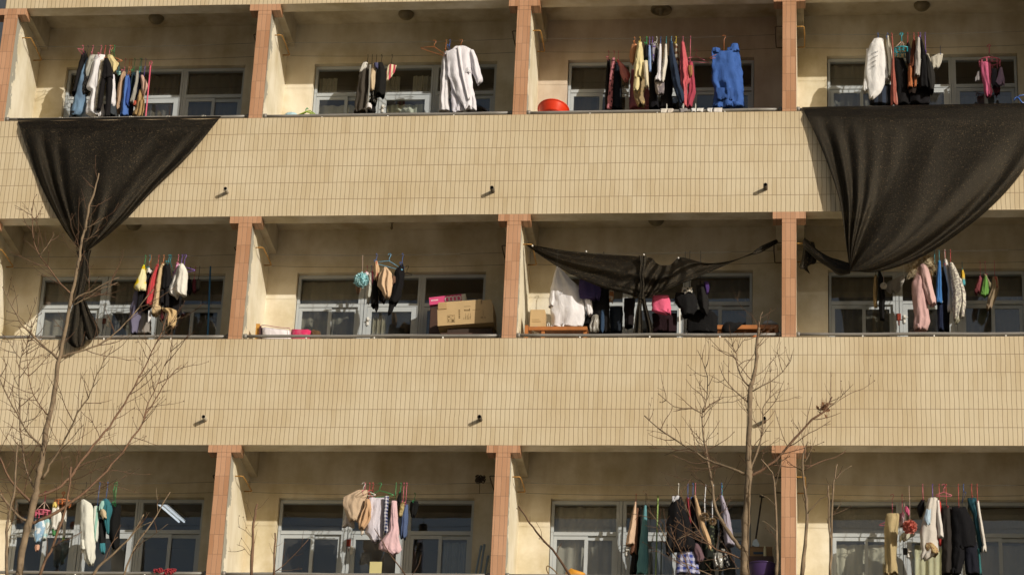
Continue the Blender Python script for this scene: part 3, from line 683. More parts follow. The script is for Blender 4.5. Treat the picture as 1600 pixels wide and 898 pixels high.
G(C, 'shirt', 'pale yellow shirt with long sleeves', 'shirt', [(108,428,466),(180,412,476),(250,400,482),(400,392,490),(480,390,470)], 'dcc986', 0, -.02, T=.1, fold=.024, hang='yellow', parts=[('sleeve', [(250,400,440),(400,398,440),(540,384,440),(590,386,430)], None, {'dy': -.06})])
G(C, 'shirt', 'cream baby shirt with short sleeves', 'shirt', [(288,488,522),(330,480,526),(430,494,530),(552,498,536)], 'd8c8a0', 0, -.10, T=.04, hang='green')
G(C, 'jacket', 'short black jacket right of the yellow shirt', 'jacket', [(138,500,532),(220,480,542),(292,486,546)], '17171d', 0, .04, T=.1, hang='green')
G(C, 'scarf', 'light blue scarf among black coats', 'scarf', [(138,530,552),(300,530,560),(400,540,560)], '7d9cd0', 0, -.04, T=.06, hang='purple')
G(C, 'blouse', 'purple lace and grey floral blouse', 'blouse', [(118,546,602),(160,560,602),(230,562,602),(310,560,592)], cloth('948c96', 'floral', '5a3f8c'), 0, .02, T=.08, hang='purple')
G(C, 'shirt', 'white long shirt with grey bottom', 'shirt', [(128,640,662),(250,626,662),(400,622,662),(500,592,662)], 'dcd6da', 0, -.06, T=.07, hang='blue', parts=[('lining', [(490,600,688),(560,600,690),(632,620,682)], cloth('7b7074', 'blotch', 'a79c94', scale=2), {'dy': .03})])
G(C, 'shirt', 'cream long shirt beside the navy coat', 'shirt', [(128,696,716),(300,680,722),(400,665,706),(505,655,690)], 'd9d0c0', 0, -.08, T=.06, hang='teal')
G(C, 'coat', 'navy coat with one long slanting sleeve', 'coat', [(100,745,772),(200,740,786),(350,752,822),(500,772,852),(640,815,898),(690,840,896),(722,862,880)], '27364e', 0, -.06, T=.09, fold=.02, hang='sky')
G(C, 'sweater', 'beige and brown striped sweater', 'sweater', [(128,796,820),(250,790,840),(400,808,842),(522,820,838)], cloth('c4b69e', 'stripe_h', '7c5a44', scale=.6), 0, .02, T=.08, hang='yellow')
G(C, 'bag', 'brown orange cup bag by the coral dress', 'bag', [(335,930,970),(400,930,974),(450,945,966)], 'a0672e', 0, -.1, T=.04)
G(C, 'dress', 'crimson short dress right of coral dress', 'dress', [(308,930,976),(450,940,990),(600,930,1006),(690,920,980),(758,915,960)], 'b02f4c', 0, .1, T=.07, hang='pink')
G(C, 'dress', 'coral red long dress with ruffled hem', 'dress', [(108,860,890),(250,850,916),(400,846,938),(500,850,948),(520,848,920),(640,864,916),(758,882,916)], 'cf4d58', 0, -.05, T=.08, fold=.024, hang='pink')
G(C, 'dress', 'bright blue draped dress on a crooked hanger', 'dress', [(195,1172,1425),(230,1170,1436),(300,1180,1448),(420,1175,1462),(520,1184,1470),(570,1200,1472),(640,1204,1474),(700,1192,1476),(758,1182,1480)], '2f62b4', 0, -.02, T=.05, fold=.05, nf=3, hang='wood', hx=1290, frontal=True, spread=.2, tilt=.25, ztop=None, parts=[
   ('strap', [(116,1372,1424),(150,1350,1430),(205,1320,1436)], None, {'T': .03, 'dy': 0}), ('strap', [(165,1206,1236),(185,1180,1244),(210,1168,1250)], None, {'T': .03, 'dy': 0}), ('pocket', [(560,1215,1375),(620,1210,1380),(680,1225,1365)], '28559e', {'T': .03, 'dy': -.05, 'fold': .02})])
loose_hanger(C, 'pink', 1010, 1, 'bare pink hanger on the rear wire near the crimson dress')
# socks pegged over the handrail
for i, (x0, x1, hx, lb) in enumerate(((655,722,'d6cbbb','cream sock pegged on the rail under the black gown'),(724,780,'cdbfae','tan sock next to the cream sock on the rail'),(845,920,'8f8786','grey lace sock pegged on the rail'),(965,1005,'dedad6','small white sock pegged on the rail'),(1015,1085,'d9d3ca','crumpled white sock pegged on the rail'),(1122,1172,'d6d0ca','thin white sock curled over the rail'),(1183,1268,'d8cfc6','wide off white sock right end of rail'))):
    Z = H+1.578
    mb = MB(); P = []
    a, b = C.p(x0, 780, .1).x, C.p(x1, 780, .1).x
    for q in range(13):
        th = -PI*.25 + q/12*PI*1.5; r = .026
        yy = .10 - r*math.sin(th+0)*1.0 if False else .10 + .027*math.cos(PI - q/12*PI); zz = Z + .027*math.sin(q/12*PI)
        dr = 0
        row = []
        for s in range(7):
            u = s/6
            row.append(Vector((lerp(a, b, u)+.006*math.sin(q*.9+i), yy, zz)))
        P.append(row)
    fr = [Vector((p.x+.008*math.sin(p.x*90), p.y-.004+.006*math.sin(p.x*120+i), p.z-.045-.02*math.sin((p.x-a)/(b-a)*PI+i))) for p in P[0]]
    bk = [Vector((p.x, p.y+.004, p.z-.05)) for p in P[-1]]
    mid = [(p+q)/2 for p, q in zip(fr, P[0])]
    mb.grid([fr, mid]+P+[bk]); so = mb.build('sock', cloth(hx), smooth=True); tag(so, lb, 'sock', 'socks on the handrail')
    md = so.modifiers.new('t', 'SOLIDIFY'); md.thickness = .007; md.offset = 1
    if i in (0, 2, 3):
        m2 = MB(); xx = lerp(a, b, (.9, .5, .95)[i if i < 2 else i-1]); m2.bbox(xx-.006, xx+.006, .075, .088, Z+.0, Z+.10, .003); m2.bbox(xx-.006, xx+.006, .112, .125, Z+.0, Z+.10, .003); m2.box(xx-.005, xx+.005, .088, .112, Z+.055, Z+.066)
        tag(m2.build('clothes_peg', simple('pale_plastic', 'c6c4ba', .4)), 'pale clothes peg upright on the %s' % lb, 'peg')
# red basin stood on the rail behind
def basin(c, k, x, y, z, r, h, hexs, label, M=None):
    mb = MB(); prof = [(0.001, 0), (r*.70, 0), (r*.74, .01), (r*.93, h*.85), (r*.95, h*.9), (r*1.03, h*.93), (r*1.03, h*.97), (r*.98, h), (r*.94, h*.96), (r*.90, h*.85), (r*.72, .02), (.001, .015)]
    mb.lathe((x, y, z), prof, 40, M); return tag(mb.build('basin', simple('basin_plastic', hexs, .28), smooth=True), label, 'basin')
p = at(863, 176, .29)
basin(C, 2, p.x, p.y+.02, p.z-.06, .215, .14, 'd83a1c', 'bright red plastic basin tilted behind the handrail', Euler((R(-16), R(4), 0)).to_matrix())

C = CL(1330, 40, 6.906, 3, 1)
SHIRT = G(C, 'shirt', 'white long sleeve tee with four printed lines', 'shirt', [(142,252,330),(165,236,336),(205,208,344),(240,196,350),(330,168,356),(500,156,360),(560,160,360),(640,172,350),(720,186,318),(796,196,228)], 'e2dfdc', 0, -.05, T=.06, fold=.012, hang='blue', parts=[
   ('sleeve', [(250,165,190),(330,158,188),(560,140,176),(716,124,184)], None, {'T': .05, 'dy': .03}), ('sleeve', [(150,322,345),(240,336,362),(350,346,382),(500,368,394),(600,366,404)], None, {'T': .06, 'dy': .04})])
G(C, 'shirt', 'cream shirt right of the printed white tee', 'shirt', [(122,386,402),(180,378,412),(250,375,432),(400,396,450),(500,404,452),(584,400,434)], 'ddd3b8', 0, .02, T=.12, hang='blue')
G(C, 'trousers', 'black trousers under the round teal peg hanger', 'trousers', [(355,460,562),(500,470,610),(700,478,612),(857,480,618)], '141214', 0, .10, T=.08)
G(C, 'skirt', 'long black skirt filling the lower right', 'skirt', [(640,600,842),(750,610,842),(857,620,838)], '171519', 0, .16, T=.08)
G(C, 'blouse', 'dark blue lace top low behind the printed tee', 'blouse', [(640,180,440),(740,190,440),(857,200,440)], cloth('22242c', 'stripe_v', '3a4252', scale=.6), 0, .22, T=.06)
def towel_pole(): pass
G(C, 'towel', 'long rust red towel tapering upward', 'towel', [(95,434,446),(350,443,462),(500,436,470),(600,431,482),(740,430,492),(858,428,502)], 'a5503e', 0, -.12, T=.03, fold=.02, hang='red', parts=[('hem', [(730,480,490),(858,488,502)], 'c98874', {'dy': -.02})])
G(C, 'cap', 'black pointed hood left of the brown corduroys', 'hat', [(182,602,622),(235,590,642),(340,592,645),(420,600,640)], '181616', 0, -.02, T=.07, hang='red')
G(C, 'trousers', 'orange brown corduroy trousers with shade coloured into the waist', 'trousers', [(165,664,692),(300,642,700),(400,626,702),(470,618,702)], '7a3d1e', 0, .0, T=.08, hang='red', parts=[  # shade put into the dark rust top, sunlight into the orange legs
   ('trouser_leg', [(440,618,664),(560,614,662),(676,612,662)], 'b4601e', {'dy': -.02, 'T': .06}), ('trouser_leg', [(440,664,702),(560,672,706),(668,680,704)], 'a85a1e', {'dy': -.01, 'T': .06}), ('cuff', [(672,614,700),(740,620,690)], '2a1d16', {'dy': .02})])
G(C, 'jacket', 'dark grey puffy jacket bulging to the right', 'jacket', [(310,790,812),(400,800,862),(500,800,896),(600,810,902),(722,846,890)], '2b2926', 0, .04, T=.1, hang='purple')
G(C, 'coat', 'long black coat behind the grey sleeve strip', 'coat', [(140,735,757),(300,744,802),(500,736,850),(600,728,856),(700,728,850)], '151416', 0, .06, T=.11, hang='purple')
G(C, 'shirt', 'pale grey tee strip over the black coat', 'shirt', [(130,715,740),(300,690,746),(450,686,746),(546,684,736)], 'b3aca4', 0, -.08, T=.05, hang='red')
G(C, 'pants', 'off white underpants pegged at an angle', 'underwear', [(305,940,990),(345,862,984),(420,870,966),(467,880,940)], 'bdb5a2', 1, -.04, T=.03, hang='blue', parts=[('waistband', [(305,806,836),(350,830,850),(410,850,866)], 'b0a894', {'T': .02, 'dy': 0})])
def peg_ring(c, colour, x, y, rw, label, back=0, hookx=None, n=10, Y=None):
    Yw = YB if back else YF; p = c.p(x, y, Yw); wz = wire_z(c.k, c.n, p.x, back); mb = MB(); r = rw/c.s/118
    mb.tube([(p.x+r*math.cos(a), Yw+r*.8*math.sin(a), p.z) for a in [i*2*PI/20 for i in range(21)]], .009, 6)
    mb.tube([(p.x-r, Yw, p.z), (p.x+r, Yw, p.z)], .006, 6); mb.tube([(p.x, Yw-r*.8, p.z), (p.x, Yw+r*.8, p.z)], .006, 6)
    top = p.z + max(.06, (wz-p.z)*.55)
    mb.tube([(p.x-.02, Yw, wz-.012), (p.x-.02, Yw, wz+.012), (p.x, Yw, wz+.028), (p.x+.02, Yw, wz+.012), (p.x, Yw, wz-.02), (p.x, Yw, top)], .008, 6)
    o = mb.build('peg_hanger', plastic(colour), smooth=True); tag(o, label, 'peg hanger')
    m2 = MB()
    for a in (.3, 1.9, 3.4, 5.0): m2.tube([(p.x, Yw, top), (p.x+r*math.cos(a), Yw+r*.8*math.sin(a), p.z)], .0045, 5)
    m2.build('cord', simple('pale_cord', 'b99f90', .7), o, True)
    for i in range(n):
        a = i*2*PI/n+.2; q = Vector((p.x+r*math.cos(a)*.98, Yw+r*.8*math.sin(a)*.98, p.z)); m3 = MB()
        m3.bbox(q.x-.008, q.x-.001, q.y-.006, q.y+.006, q.z-.07, q.z-.008, .002); m3.bbox(q.x+.001, q.x+.008, q.y-.006, q.y+.006, q.z-.07, q.z-.008, .002)
        m3.build('peg', plastic(colour), o)
    return o
peg_ring(C, 'teal', 546, 262, 92, 'round teal peg hanger above the black trousers', n=12)
# the printed lines on the tee
def print_on(owner, lines, c, Y, corner, size, dx, dyv, mat, shear=0.0, skip=.0, rotz=0):
    for i, s in enumerate(lines):
        cu = bpy.data.curves.new('t', 'FONT'); cu.body = s; cu.size = size; cu.extrude = .0008; cu.shear = shear
        ob = bpy.data.objects.new('t', cu); COL.objects.link(ob); bpy.context.view_layer.update()
        me = bpy.data.meshes.new_from_object(ob); bpy.data.objects.remove(ob)
        p = c.p(corner[0]+dyv[0]*i, corner[1]+dyv[1]*i, Y)
        M = Matrix.Translation(p) @ Matrix.Rotation(rotz, 4, 'Y') @ Matrix.Rotation(PI/2, 4, 'X')
        me.transform(M); mb = MB(); mb.add([v.co.copy() for v in me.vertices], [tuple(q.vertices) for q in me.polygons])
        mb.build('print', mat, owner); bpy.data.meshes.remove(me)
INK = simple('faded_ink', '3c3632', .9)
print_on(SHIRT, ['WHATEVER', 'SOMEHOW', 'SUMMER', 'ALLRITE'], C, YF-.05-.079, (214,316), .021, 0, (0, 46), INK, rotz=-R(26))
C = CL(1480, 70, 8.983, 3, 1)
peg_ring(C, 'pink', 595, 235, 155, 'pink peg hanger in shade right of the grey jackets', 1, n=12)
G(C, 'skirt', 'dark grey skirt pegged on the pink ring', 'skirt', [(350,620,702),(500,620,692),(600,636,742)], '4a4a58', 1, .04, T=.05, round_top=False)
G(C, 'top', 'maroon top low on the pink ring', 'blouse', [(560,640,740),(640,650,745),(700,670,740)], '552030', 1, .1, T=.04)
G(C, 'towel', 'long pink towel bunched on the pink ring', 'towel', [(262,468,612),(400,478,612),(480,492,606),(560,512,612),(660,520,636),(735,546,606)], 'd0507e', 1, -.06, T=.05, fold=.02, round_top=False)
G(C, 'shirt', 'small lilac tee pegged at the right of the ring', 'shirt', [(320,742,772),(430,712,792),(520,690,812),(575,738,800)], 'a487a8', 1, -.03, T=.03)
G(C, 'sock', 'grey sock pegged at the left of the pink ring', 'sock', [(370,430,458),(440,405,462),(512,394,470)], '8c8686', 1, -.03, T=.03)
mb = MB(); p = C.p(1000, 770, .2); mb.tube([p+Vector((-.06+i*.02, .01*math.sin(i), .05*math.sin(i*.8)-.01)) for i in range(10)], .012, 6); mb.tube([p+Vector((-.05,0,.0)), p+Vector((.02,0,.06)), p+Vector((.12,0,.075))], .008, 6)
tag(mb.build('clothes_hanger', plastic('blue'), smooth=True), 'blue plastic hangers dropped behind the rail at the right edge', 'hanger')
# things lying behind the rail of the robe balcony
mb = MB(); a, b = at(477, 180, .17), at(484, 172, .17)
for i in range(3):
    x0 = 465+i*3; mb.tube([at(x0, 180, .15+.02*i), at(x0+6, 177.5-i*.5, .15+.02*i), at(x0+13, 174.5-i, .15+.02*i), at(x0+20, 177.5, .15+.02*i), at(x0+24, 181, .15+.02*i)], .007, 6)
tag(mb.build('clothes_hanger', simple('lime_plastic', '9db83c', .35), smooth=True), 'lime green hangers piled behind the rail at the left', 'hanger')
mb = MB(); mb.tube([at(478, 176, .16), at(478, 171, .16), at(480, 168.8, .16), at(481.5, 171, .16)], .008, 6)
tag(mb.build('hanger_hook', plastic('green'), smooth=True), 'green hook standing up from the lime hangers', 'hook')
mb = MB(); p = at(455, 180, .18); mb.lathe(p, [(.10, -.03), (.095, .0), (.07, .025), (.03, .04), (.001, .042)], 20, None, 1, .6)
tag(mb.build('cloth_bundle', cloth('a9cfd6'), smooth=True), 'pale turquoise bundle lying behind the rail', 'bundle')
# ================= middle floor
C = CL(190, 390, 6.413, 0, 0)
G(C, 'trousers', 'purple grey wide trousers under the yellow tee', 'trousers', [(420,132,232),(520,105,232),(600,90,232),(700,76,182),(780,84,165),(852,92,150)], '6f6a86', 0, .12, T=.08, fold=.024)
G(C, 'skirt', 'pale grey long skirt low left of the tan coat', 'skirt', [(630,186,290),(740,176,290),(852,160,290)], '8d857e', 0, .16, T=.07)
G(C, 'blouse', 'black tee with white label behind the yellow tee', 'shirt', [(200,252,310),(300,240,302),(430,172,264),(612,150,212)], '18171a', 0, .05, T=.08, hang='teal', parts=[('collar', [(190,250,282),(215,252,306),(236,256,286)], 'd8d4cc', {'T': .03, 'dy': -.08})])
G(C, 'shirt', 'bright yellow and white tee leftmost of its row', 'shirt', [(155,214,232),(250,180,244),(380,124,244),(400,135,245),(424,165,242)], cloth('e8dc9c', 'blotch', 'e6c818', scale=.8), 0, -.04, T=.07, hang='green')
G(C, 'sock', 'white sock dangling under the red sweater', 'sock', [(610,270,292),(680,262,296),(732,265,276)], 'dcd8da', 0, -.02, T=.03)
G(C, 'skirt', 'black pleated skirt below the red sweater', 'skirt', [(470,236,320),(560,232,300),(628,232,276)], '171517', 0, .06, T=.07)
G(C, 'sweater', 'bright red sweater between yellow tee and tan coat', 'sweater', [(152,346,374),(300,290,352),(450,256,330),(567,240,306)], 'c8202c', 0, -.02, T=.08, hang='red')
G(C, 'bag', 'small maroon bag below the tan coat', 'bag', [(590,402,440),(660,388,434),(712,380,420)], '5a1a20', 0, -.02, T=.04)
G(C, 'coat', 'tan coat hanging beside the red sweater', 'coat', [(146,400,432),(300,350,418),(450,328,402),(600,305,400),(656,305,330)], 'cbab76', 0, .0, T=.1, hang='orange')
G(C, 'skirt', 'black skirt low under the white tees', 'skirt', [(460,480,596),(560,472,592),(612,470,592),(672,562,590)], '151315', 0, .08, T=.08)
G(C, 'trousers', 'black trousers between the tan coat and white tees', 'trousers', [(146,430,482),(220,420,490),(300,410,500),(400,398,492)], '171517', 0, -.06, T=.06, hang='teal', parts=[('trouser_leg', [(370,398,434),(460,390,428),(550,384,424)], None, {'dy': 0, 'T': .05}), ('trouser_leg', [(370,432,492),(480,430,480),(584,424,470)], None, {'dy': 0, 'T': .05})])
G(C, 'shorts', 'tan satin shorts hung by one side', 'shorts', [(582,400,472),(606,412,546),(640,462,550),(700,466,548),(778,458,532)], 'c6a265', 0, -.08, T=.05, fold=.03)
G(C, 'blouse', 'pink floral blouse between the white tees', 'blouse', [(140,545,580),(200,536,570),(300,505,545)], cloth('d078a0', 'floral', 'b8c0d8'), 0, -.0, T=.07, hang='pink')
G(C, 'shirt', 'white tee behind the cream tee', 'shirt', [(150,572,602),(240,540,592),(330,498,566),(440,464,572),(477,530,572)], 'dbd5cb', 0, -.06, T=.07, hang='purple')
G(C, 'shirt', 'cream white tee rightmost in front of the black skirt', 'shirt', [(142,590,618),(180,578,640),(230,568,662),(400,528,652),(440,538,646),(464,602,640)], 'e6dfd0', 0, -.13, T=.07, hang='purple', frontal=True)
for i, (rows, hx, lb) in enumerate((([(300,655,700),(380,650,702),(442,655,695)], '1c1a1c', 'black briefs on the rear wire near the blue pole'), ([(300,712,746),(380,706,745),(432,712,742)], '6c2636', 'dark red briefs on the rear wire'), ([(300,752,790),(350,748,788),(402,752,778)], '56544e', 'grey briefs closest to the blue pole'))):
    G(C, 'pants', lb, 'underwear', rows, hx, 1, 0, T=.04, hang='black' if i != 1 else 'pink')
pole(C, 'clothes_pole', 'thin blue pole standing against the right window', 'pole', (890,168), (862,880), .85, .012, simple('blue_paint', '2f6f9c', .5))
loose_hanger(C, 'wood', 305, 0, 'bare wooden hanger poking up above the red sweater', frontal=False)
loose_hanger(C, 'teal', 500, 0, 'bare teal hanger between black trousers and white tees', frontal=False)
# red paper charms on the door posts
def charm(k, n, dx, dz, hexs, label, w_=.05, h_=.085):
    x, z = PX(k)+dx, (n+1)*H+dz; mb = MB(); mb.bbox(x-w_/2, x+w_/2, 1.312, 1.323, z-h_/2, z+h_/2, .004)
    for i in (-1, 1): mb.box(x+i*w_*.25-.005, x+i*w_*.25+.005, 1.308, 1.3115, z-h_*.4, z+h_*.4)
    mb.tube([(x, 1.318, z-h_/2), (x+.003, 1.318, z-h_/2-.07)], .004, 5)
    tag(mb.build('door_charm', simple('red_paper', hexs, .6, 0, .4, 40)), label, 'charm')
charm(0, 0, 1.46, -.94, '5a2416', 'dark red charm on the door post behind the left tree')
charm(3, 0, 1.44, -.93, 'a23a1a', 'red and gold charm on the door post left of the pink coat', .055, .10)
charm(1, -1, 1.47, -.86, '8c3018', 'red charm on the door post below the beige satin', .055, .10)

C = CL(540, 390, 8.164, 1, 0)
# bath puff: a ruffled ball of mesh
def puff(c, name, label, cat, x, y, r, hexs, Y, hx2=None, ruff=.35, parts=()):
    p = c.p(x, y, Y); bm = bmesh.new(); rr = r/c.s/118
    for q in range(3):
        r0 = bmesh.ops.create_icosphere(bm, subdivisions=3, radius=rr*(1-.12*q))
        rnd = random.Random(q+int(x))
        M = Euler((rnd.random()*6, rnd.random()*6, 0)).to_matrix()
        for v in r0['verts']:
            n_ = v.co.normalized(); m_ = M @ n_
            v.co = v.co*(1 + ruff*(.5*math.sin(9*m_.x+3*m_.z)*math.sin(8*m_.y) + .3*math.sin(19*m_.z+7*m_.x) + rnd.uniform(-.16, .16)))
    mb = MB(); bm.verts.index_update(); mb.add([p+v.co for v in bm.verts], [[v.index for v in f.verts] for f in bm.faces]); bm.free()
    for q in range(800):
        d = Vector((rnd.gauss(0,1), rnd.gauss(0,1), rnd.gauss(0,1))).normalized(); s = d.orthogonal().normalized(); s = (s*math.cos(q)+d.cross(s)*math.sin(q))*rr*.16
        e = p+d*rr*rnd.uniform(1.0, 1.35) + Vector((rnd.gauss(0,1), rnd.gauss(0,1), rnd.gauss(0,1)))*rr*.08
        mb.add([p+d*rr*.7-s, p+d*rr*.7+s, e+s*.7, e-s*.7], [(0,1,2,3)])
    wz = wire_z(c.k, c.n, p.x, 1)
    o = mb.build(name, hexs if not isinstance(hexs, str) else cloth(hexs, rough=.6), smooth=False)
    m2 = MB(); m2.tube([(p.x, YB if Y > .75 else YF, wz), (p.x+.005, lerp(Y, YB if Y > .75 else YF, .5), (wz+p.z)/2), p+Vector((0,0,rr*.6))], .003, 5); m2.build('cord', simple('pale_cord', 'b99f90', .7), o, True)
    return tag(o, label, cat)
puff(C, 'bath_puff', 'turquoise ruffled bath puff at the left of its row', 'bath puff', 205, 385, 76, 'a6e0e6', .60)
G(C, 'sock', 'brown lace cloth hanging below the turquoise puff', 'cloth', [(455,140,206),(500,132,196),(565,144,172)], cloth('8c6a4c', 'lace', '6a4c34'), 1, -.02, T=.04)
G(C, 'cloth', 'pink and white face cloth beside the turquoise puff', 'cloth', [(278,244,292),(320,240,290),(365,240,284)], cloth('dcb8c0', 'stripe_v', 'e6dada'), 1, -.02, T=.03, hang='pink')
G(C, 'scarf', 'white knitted scarf next to the bath puff', 'scarf', [(300,300,326),(500,285,326),(600,278,312),(692,268,302)], 'c4bfae', 1, -.06, T=.05, hang='blue')
G(C, 'top', 'maroon cloth strip between scarf and black trousers', 'cloth', [(288,330,358),(380,330,352),(442,330,346)], '641e2e', 1, .0, T=.05, hang='red')
G(C, 'trousers', 'black trousers under the beige and red strip', 'trousers', [(390,350,420),(500,338,420),(600,330,416),(720,328,416)], '161415', 0, .06, T=.09, fold=.024, parts=[('trouser_leg', [(700,370,416),(745,372,416),(787,376,402)], None, {'dy': 0})])
G(C, 'blouse', 'black lace cloth behind the beige bra', 'blouse', [(460,420,560),(560,430,530),(664,438,510)], cloth('191718', 'lace', '3b3636'), 0, .1, T=.06)
G(C, 'cloth', 'beige cloth with a red strap line', 'cloth', [(148,374,406),(250,364,432),(340,364,425),(392,365,406)], 'd0a472', 0, .0, T=.05, hang='blue', parts=[('strap', [(155,388,400),(270,390,402),(360,398,408)], 'b8322c', {'T': .03, 'dy': -.03})])
G(C, 'coat', 'black coat with two long slanting sleeves', 'coat', [(194,712,740),(250,660,746),(300,622,746),(400,640,742),(520,604,716),(640,560,690),(690,556,650)], '141214', 0, .04, T=.08, hang='blue', parts=[('sleeve', [(640,556,640),(720,552,618),(800,540,590),(832,540,566)], None, {'dy': .0, 'T': .05})])
G(C, 'cap', 'brown tinted cap cup behind the beige bra', 'bra', [(340,580,640),(400,580,642),(452,585,636)], '6f4c36', 0, .0, T=.06, frontal=True)
G(C, 'bra', 'large beige bra lit by the sun under the pale blue hanger', 'bra', [(224,490,522),(300,444,584),(400,412,588),(460,410,586),(520,462,582),(570,480,575),(612,508,548)], 'd9b184', 0, -.10, T=.06, fold=.03, frontal=True)
loose_hanger(C, 'sky', 565, 0, 'pale blue hanger tilted above the beige bra', frontal=True, tilt=-.35, spread=.2, ztop=None)
loose_hanger(C, 'black', 800, 1, 'bare black wire hanger right of the black coat', frontal=True, spread=.08)

# cartons and what they stand on
CARD = simple('brown_cardboard', 'bb9e72', .8, 0, .12, 4)
def obox(mb, A, ux, uy, uz):
    """box from corner A along three edge vectors"""
    A = Vector(A); v = [A, A+ux, A+ux+uy, A+uy, A+uz, A+ux+uz, A+ux+uy+uz, A+uy+uz]
    mb.add(v, [(0,3,2,1),(4,5,6,7),(0,1,5,4),(1,2,6,5),(2,3,7,6),(3,0,4,7)])
C = CL(660, 440, 9.979, 1, 0)
Yc = .42
bl, br, tl = C.p(238,690,Yc), C.p(1106,628,Yc), C.p(214,396,Yc)
ux = br-bl; uz = tl-bl; uz = (uz - ux.normalized()*uz.dot(ux.normalized())); uy = Vector((.0,.42,0))
mb = MB(); obox(mb, bl, ux, uy, uz); CT = tag(mb.build('carton', CARD), 'large brown carton tilted on the wooden chest by the pillar', 'box')
ex, ez = ux.normalized(), uz.normalized()
mb = MB(); w_, h_ = ux.length, uz.length
def onbox(mb, a, b, c0, d, t=.002):
    """a..b along, c0..d up the front face, in metres"""
    p = bl + ex*a + ez*c0; obox(mb, p+Vector((0,-t,0)), ex*(b-a), Vector((0,t*.9,0)), ez*(d-c0))
mb.mi = 0
onbox(mb, .012, w_*.17, h_*.86, h_+.05, .012); mb2 = mb.build('flap', simple('card_flap', 'ae8f62', .8), CT)
mb = MB(); p = bl + ez*h_ + ex*.02; obox(mb, p, ex*(w_*.78), Vector((0,.015,0)), ez*.065); mb.build('flap', CARD, CT)
mb = MB(); p = bl + ez*h_ + ex*(w_*.79); obox(mb, p, ex*(w_*.19), Vector((.0,.015,0)), ez*.055); mb.build('flap', CARD, CT)
INKB = simple('carton_ink', '64512f', .9)
mb = MB()
fx = lambda u: (u-214)/(1100-214)*w_; fy = lambda v: h_ - (v-395+ (0))/295*h_
def mark(u0, v0, u1, v1):
    sl = 62/868; m_ = (u0-238)*sl
    onbox(mb, fx(u0), fx(u1), fy(v1+m_), fy(v0+m_))
for u in (370, 428, 486): mark(u, 525, u+3, 640)
for v in (525, 580, 637): mark(370, v, 490, v+3)
mark(380, 540, 412, 560); mark(445, 536, 470, 545); mark(385, 595, 400, 625); mark(440, 590, 475, 628)
for v in (440, 470, 500, 530, 555): mark(552, v, 575, v+17)
mark(640, 388, 745, 392)
for i, u in enumerate((642, 662, 682, 702, 722)): mark(u, 436 - (14 if i == 4 else 0), u+13, 458)
for i, u in enumerate((632, 660, 685, 705, 730)): mark(u, 560-i % 3*18, u+6, 590); 
for u in (660, 705, 740): mark(u, 490, u+3, 560)
for u in (905, 930, 965): mark(u, 545, u+10, 572)
mark(940, 430, 944, 530); mark(775, 440, 900, 443)
mb.build('printing', INKB, CT)
# chest under it
q0 = C.p(255, 715, .40); q1 = C.p(1190, 690, .40); zf = 0*H+.5
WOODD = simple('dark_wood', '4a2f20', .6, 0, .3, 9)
ch = empty('chest', ((q0.x+q1.x)/2, .62, zf)); tag(ch, 'dark wooden chest in shade carrying the cartons', 'chest')
zt = min(q0.z, q1.z)-.015
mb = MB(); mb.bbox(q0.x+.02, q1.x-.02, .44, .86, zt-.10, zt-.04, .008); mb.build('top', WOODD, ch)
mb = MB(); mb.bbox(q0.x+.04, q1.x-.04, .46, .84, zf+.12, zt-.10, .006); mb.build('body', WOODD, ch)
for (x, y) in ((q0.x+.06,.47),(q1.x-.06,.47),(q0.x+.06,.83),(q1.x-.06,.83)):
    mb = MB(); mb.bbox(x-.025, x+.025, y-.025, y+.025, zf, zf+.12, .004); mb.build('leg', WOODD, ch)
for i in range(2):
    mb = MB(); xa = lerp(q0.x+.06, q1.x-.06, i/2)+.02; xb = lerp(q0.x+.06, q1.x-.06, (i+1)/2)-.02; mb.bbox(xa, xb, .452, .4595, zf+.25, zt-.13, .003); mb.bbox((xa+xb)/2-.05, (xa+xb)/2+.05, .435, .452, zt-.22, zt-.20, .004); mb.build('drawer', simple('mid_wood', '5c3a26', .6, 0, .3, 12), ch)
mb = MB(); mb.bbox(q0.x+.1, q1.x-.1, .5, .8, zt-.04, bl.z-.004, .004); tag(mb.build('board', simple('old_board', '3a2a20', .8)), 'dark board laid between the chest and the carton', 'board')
# pink box behind
Yp = .90
PINK = simple('pink_card', 'cf4878', .6, 0, .06)
a, b, c_ = C.p(110, 362, Yp), C.p(615, 305, Yp), C.p(98, 250, Yp)
pu = b-a; pv = c_-a; pv = pv - pu.normalized()*pv.dot(pu.normalized())
mb = MB(); obox(mb, a, pu, Vector((0,.26,-.0)), pv*1.02); PB = tag(mb.build('box', [PINK]), 'pink printed box lying behind the big carton', 'box')
mb = MB(); ep, eq = pu.normalized(), pv.normalized(); W_ = pu.length; Hh_ = pv.length
for i in range(6):
    p = a+ep*(W_*(.06+.038*i))+eq*(Hh_*.48)+Vector((0,-.0025,0)); obox(mb, p, ep*.011, Vector((0,.002,0)), eq*.018)
for i in range(4):
    cc = a+ep*(W_*(.56+.115*i))+eq*(Hh_*.45)+Vector((0,-.003,0)); mb.tube([cc+ep*.030*math.cos(t)+eq*.036*math.sin(t) for t in [k*2*PI/16 for k in range(17)]], .008, 5)
mb.build('printing', simple('white_ink', 'e6d8d8', .7), PB)
mb = MB(); obox(mb, a+pu*1.0+Vector((.001,0,0)), ep*.055, Vector((0,.25,0)), pv*.98); mb.build('end_flap', simple('white_card', 'cfc8b6', .7), PB)
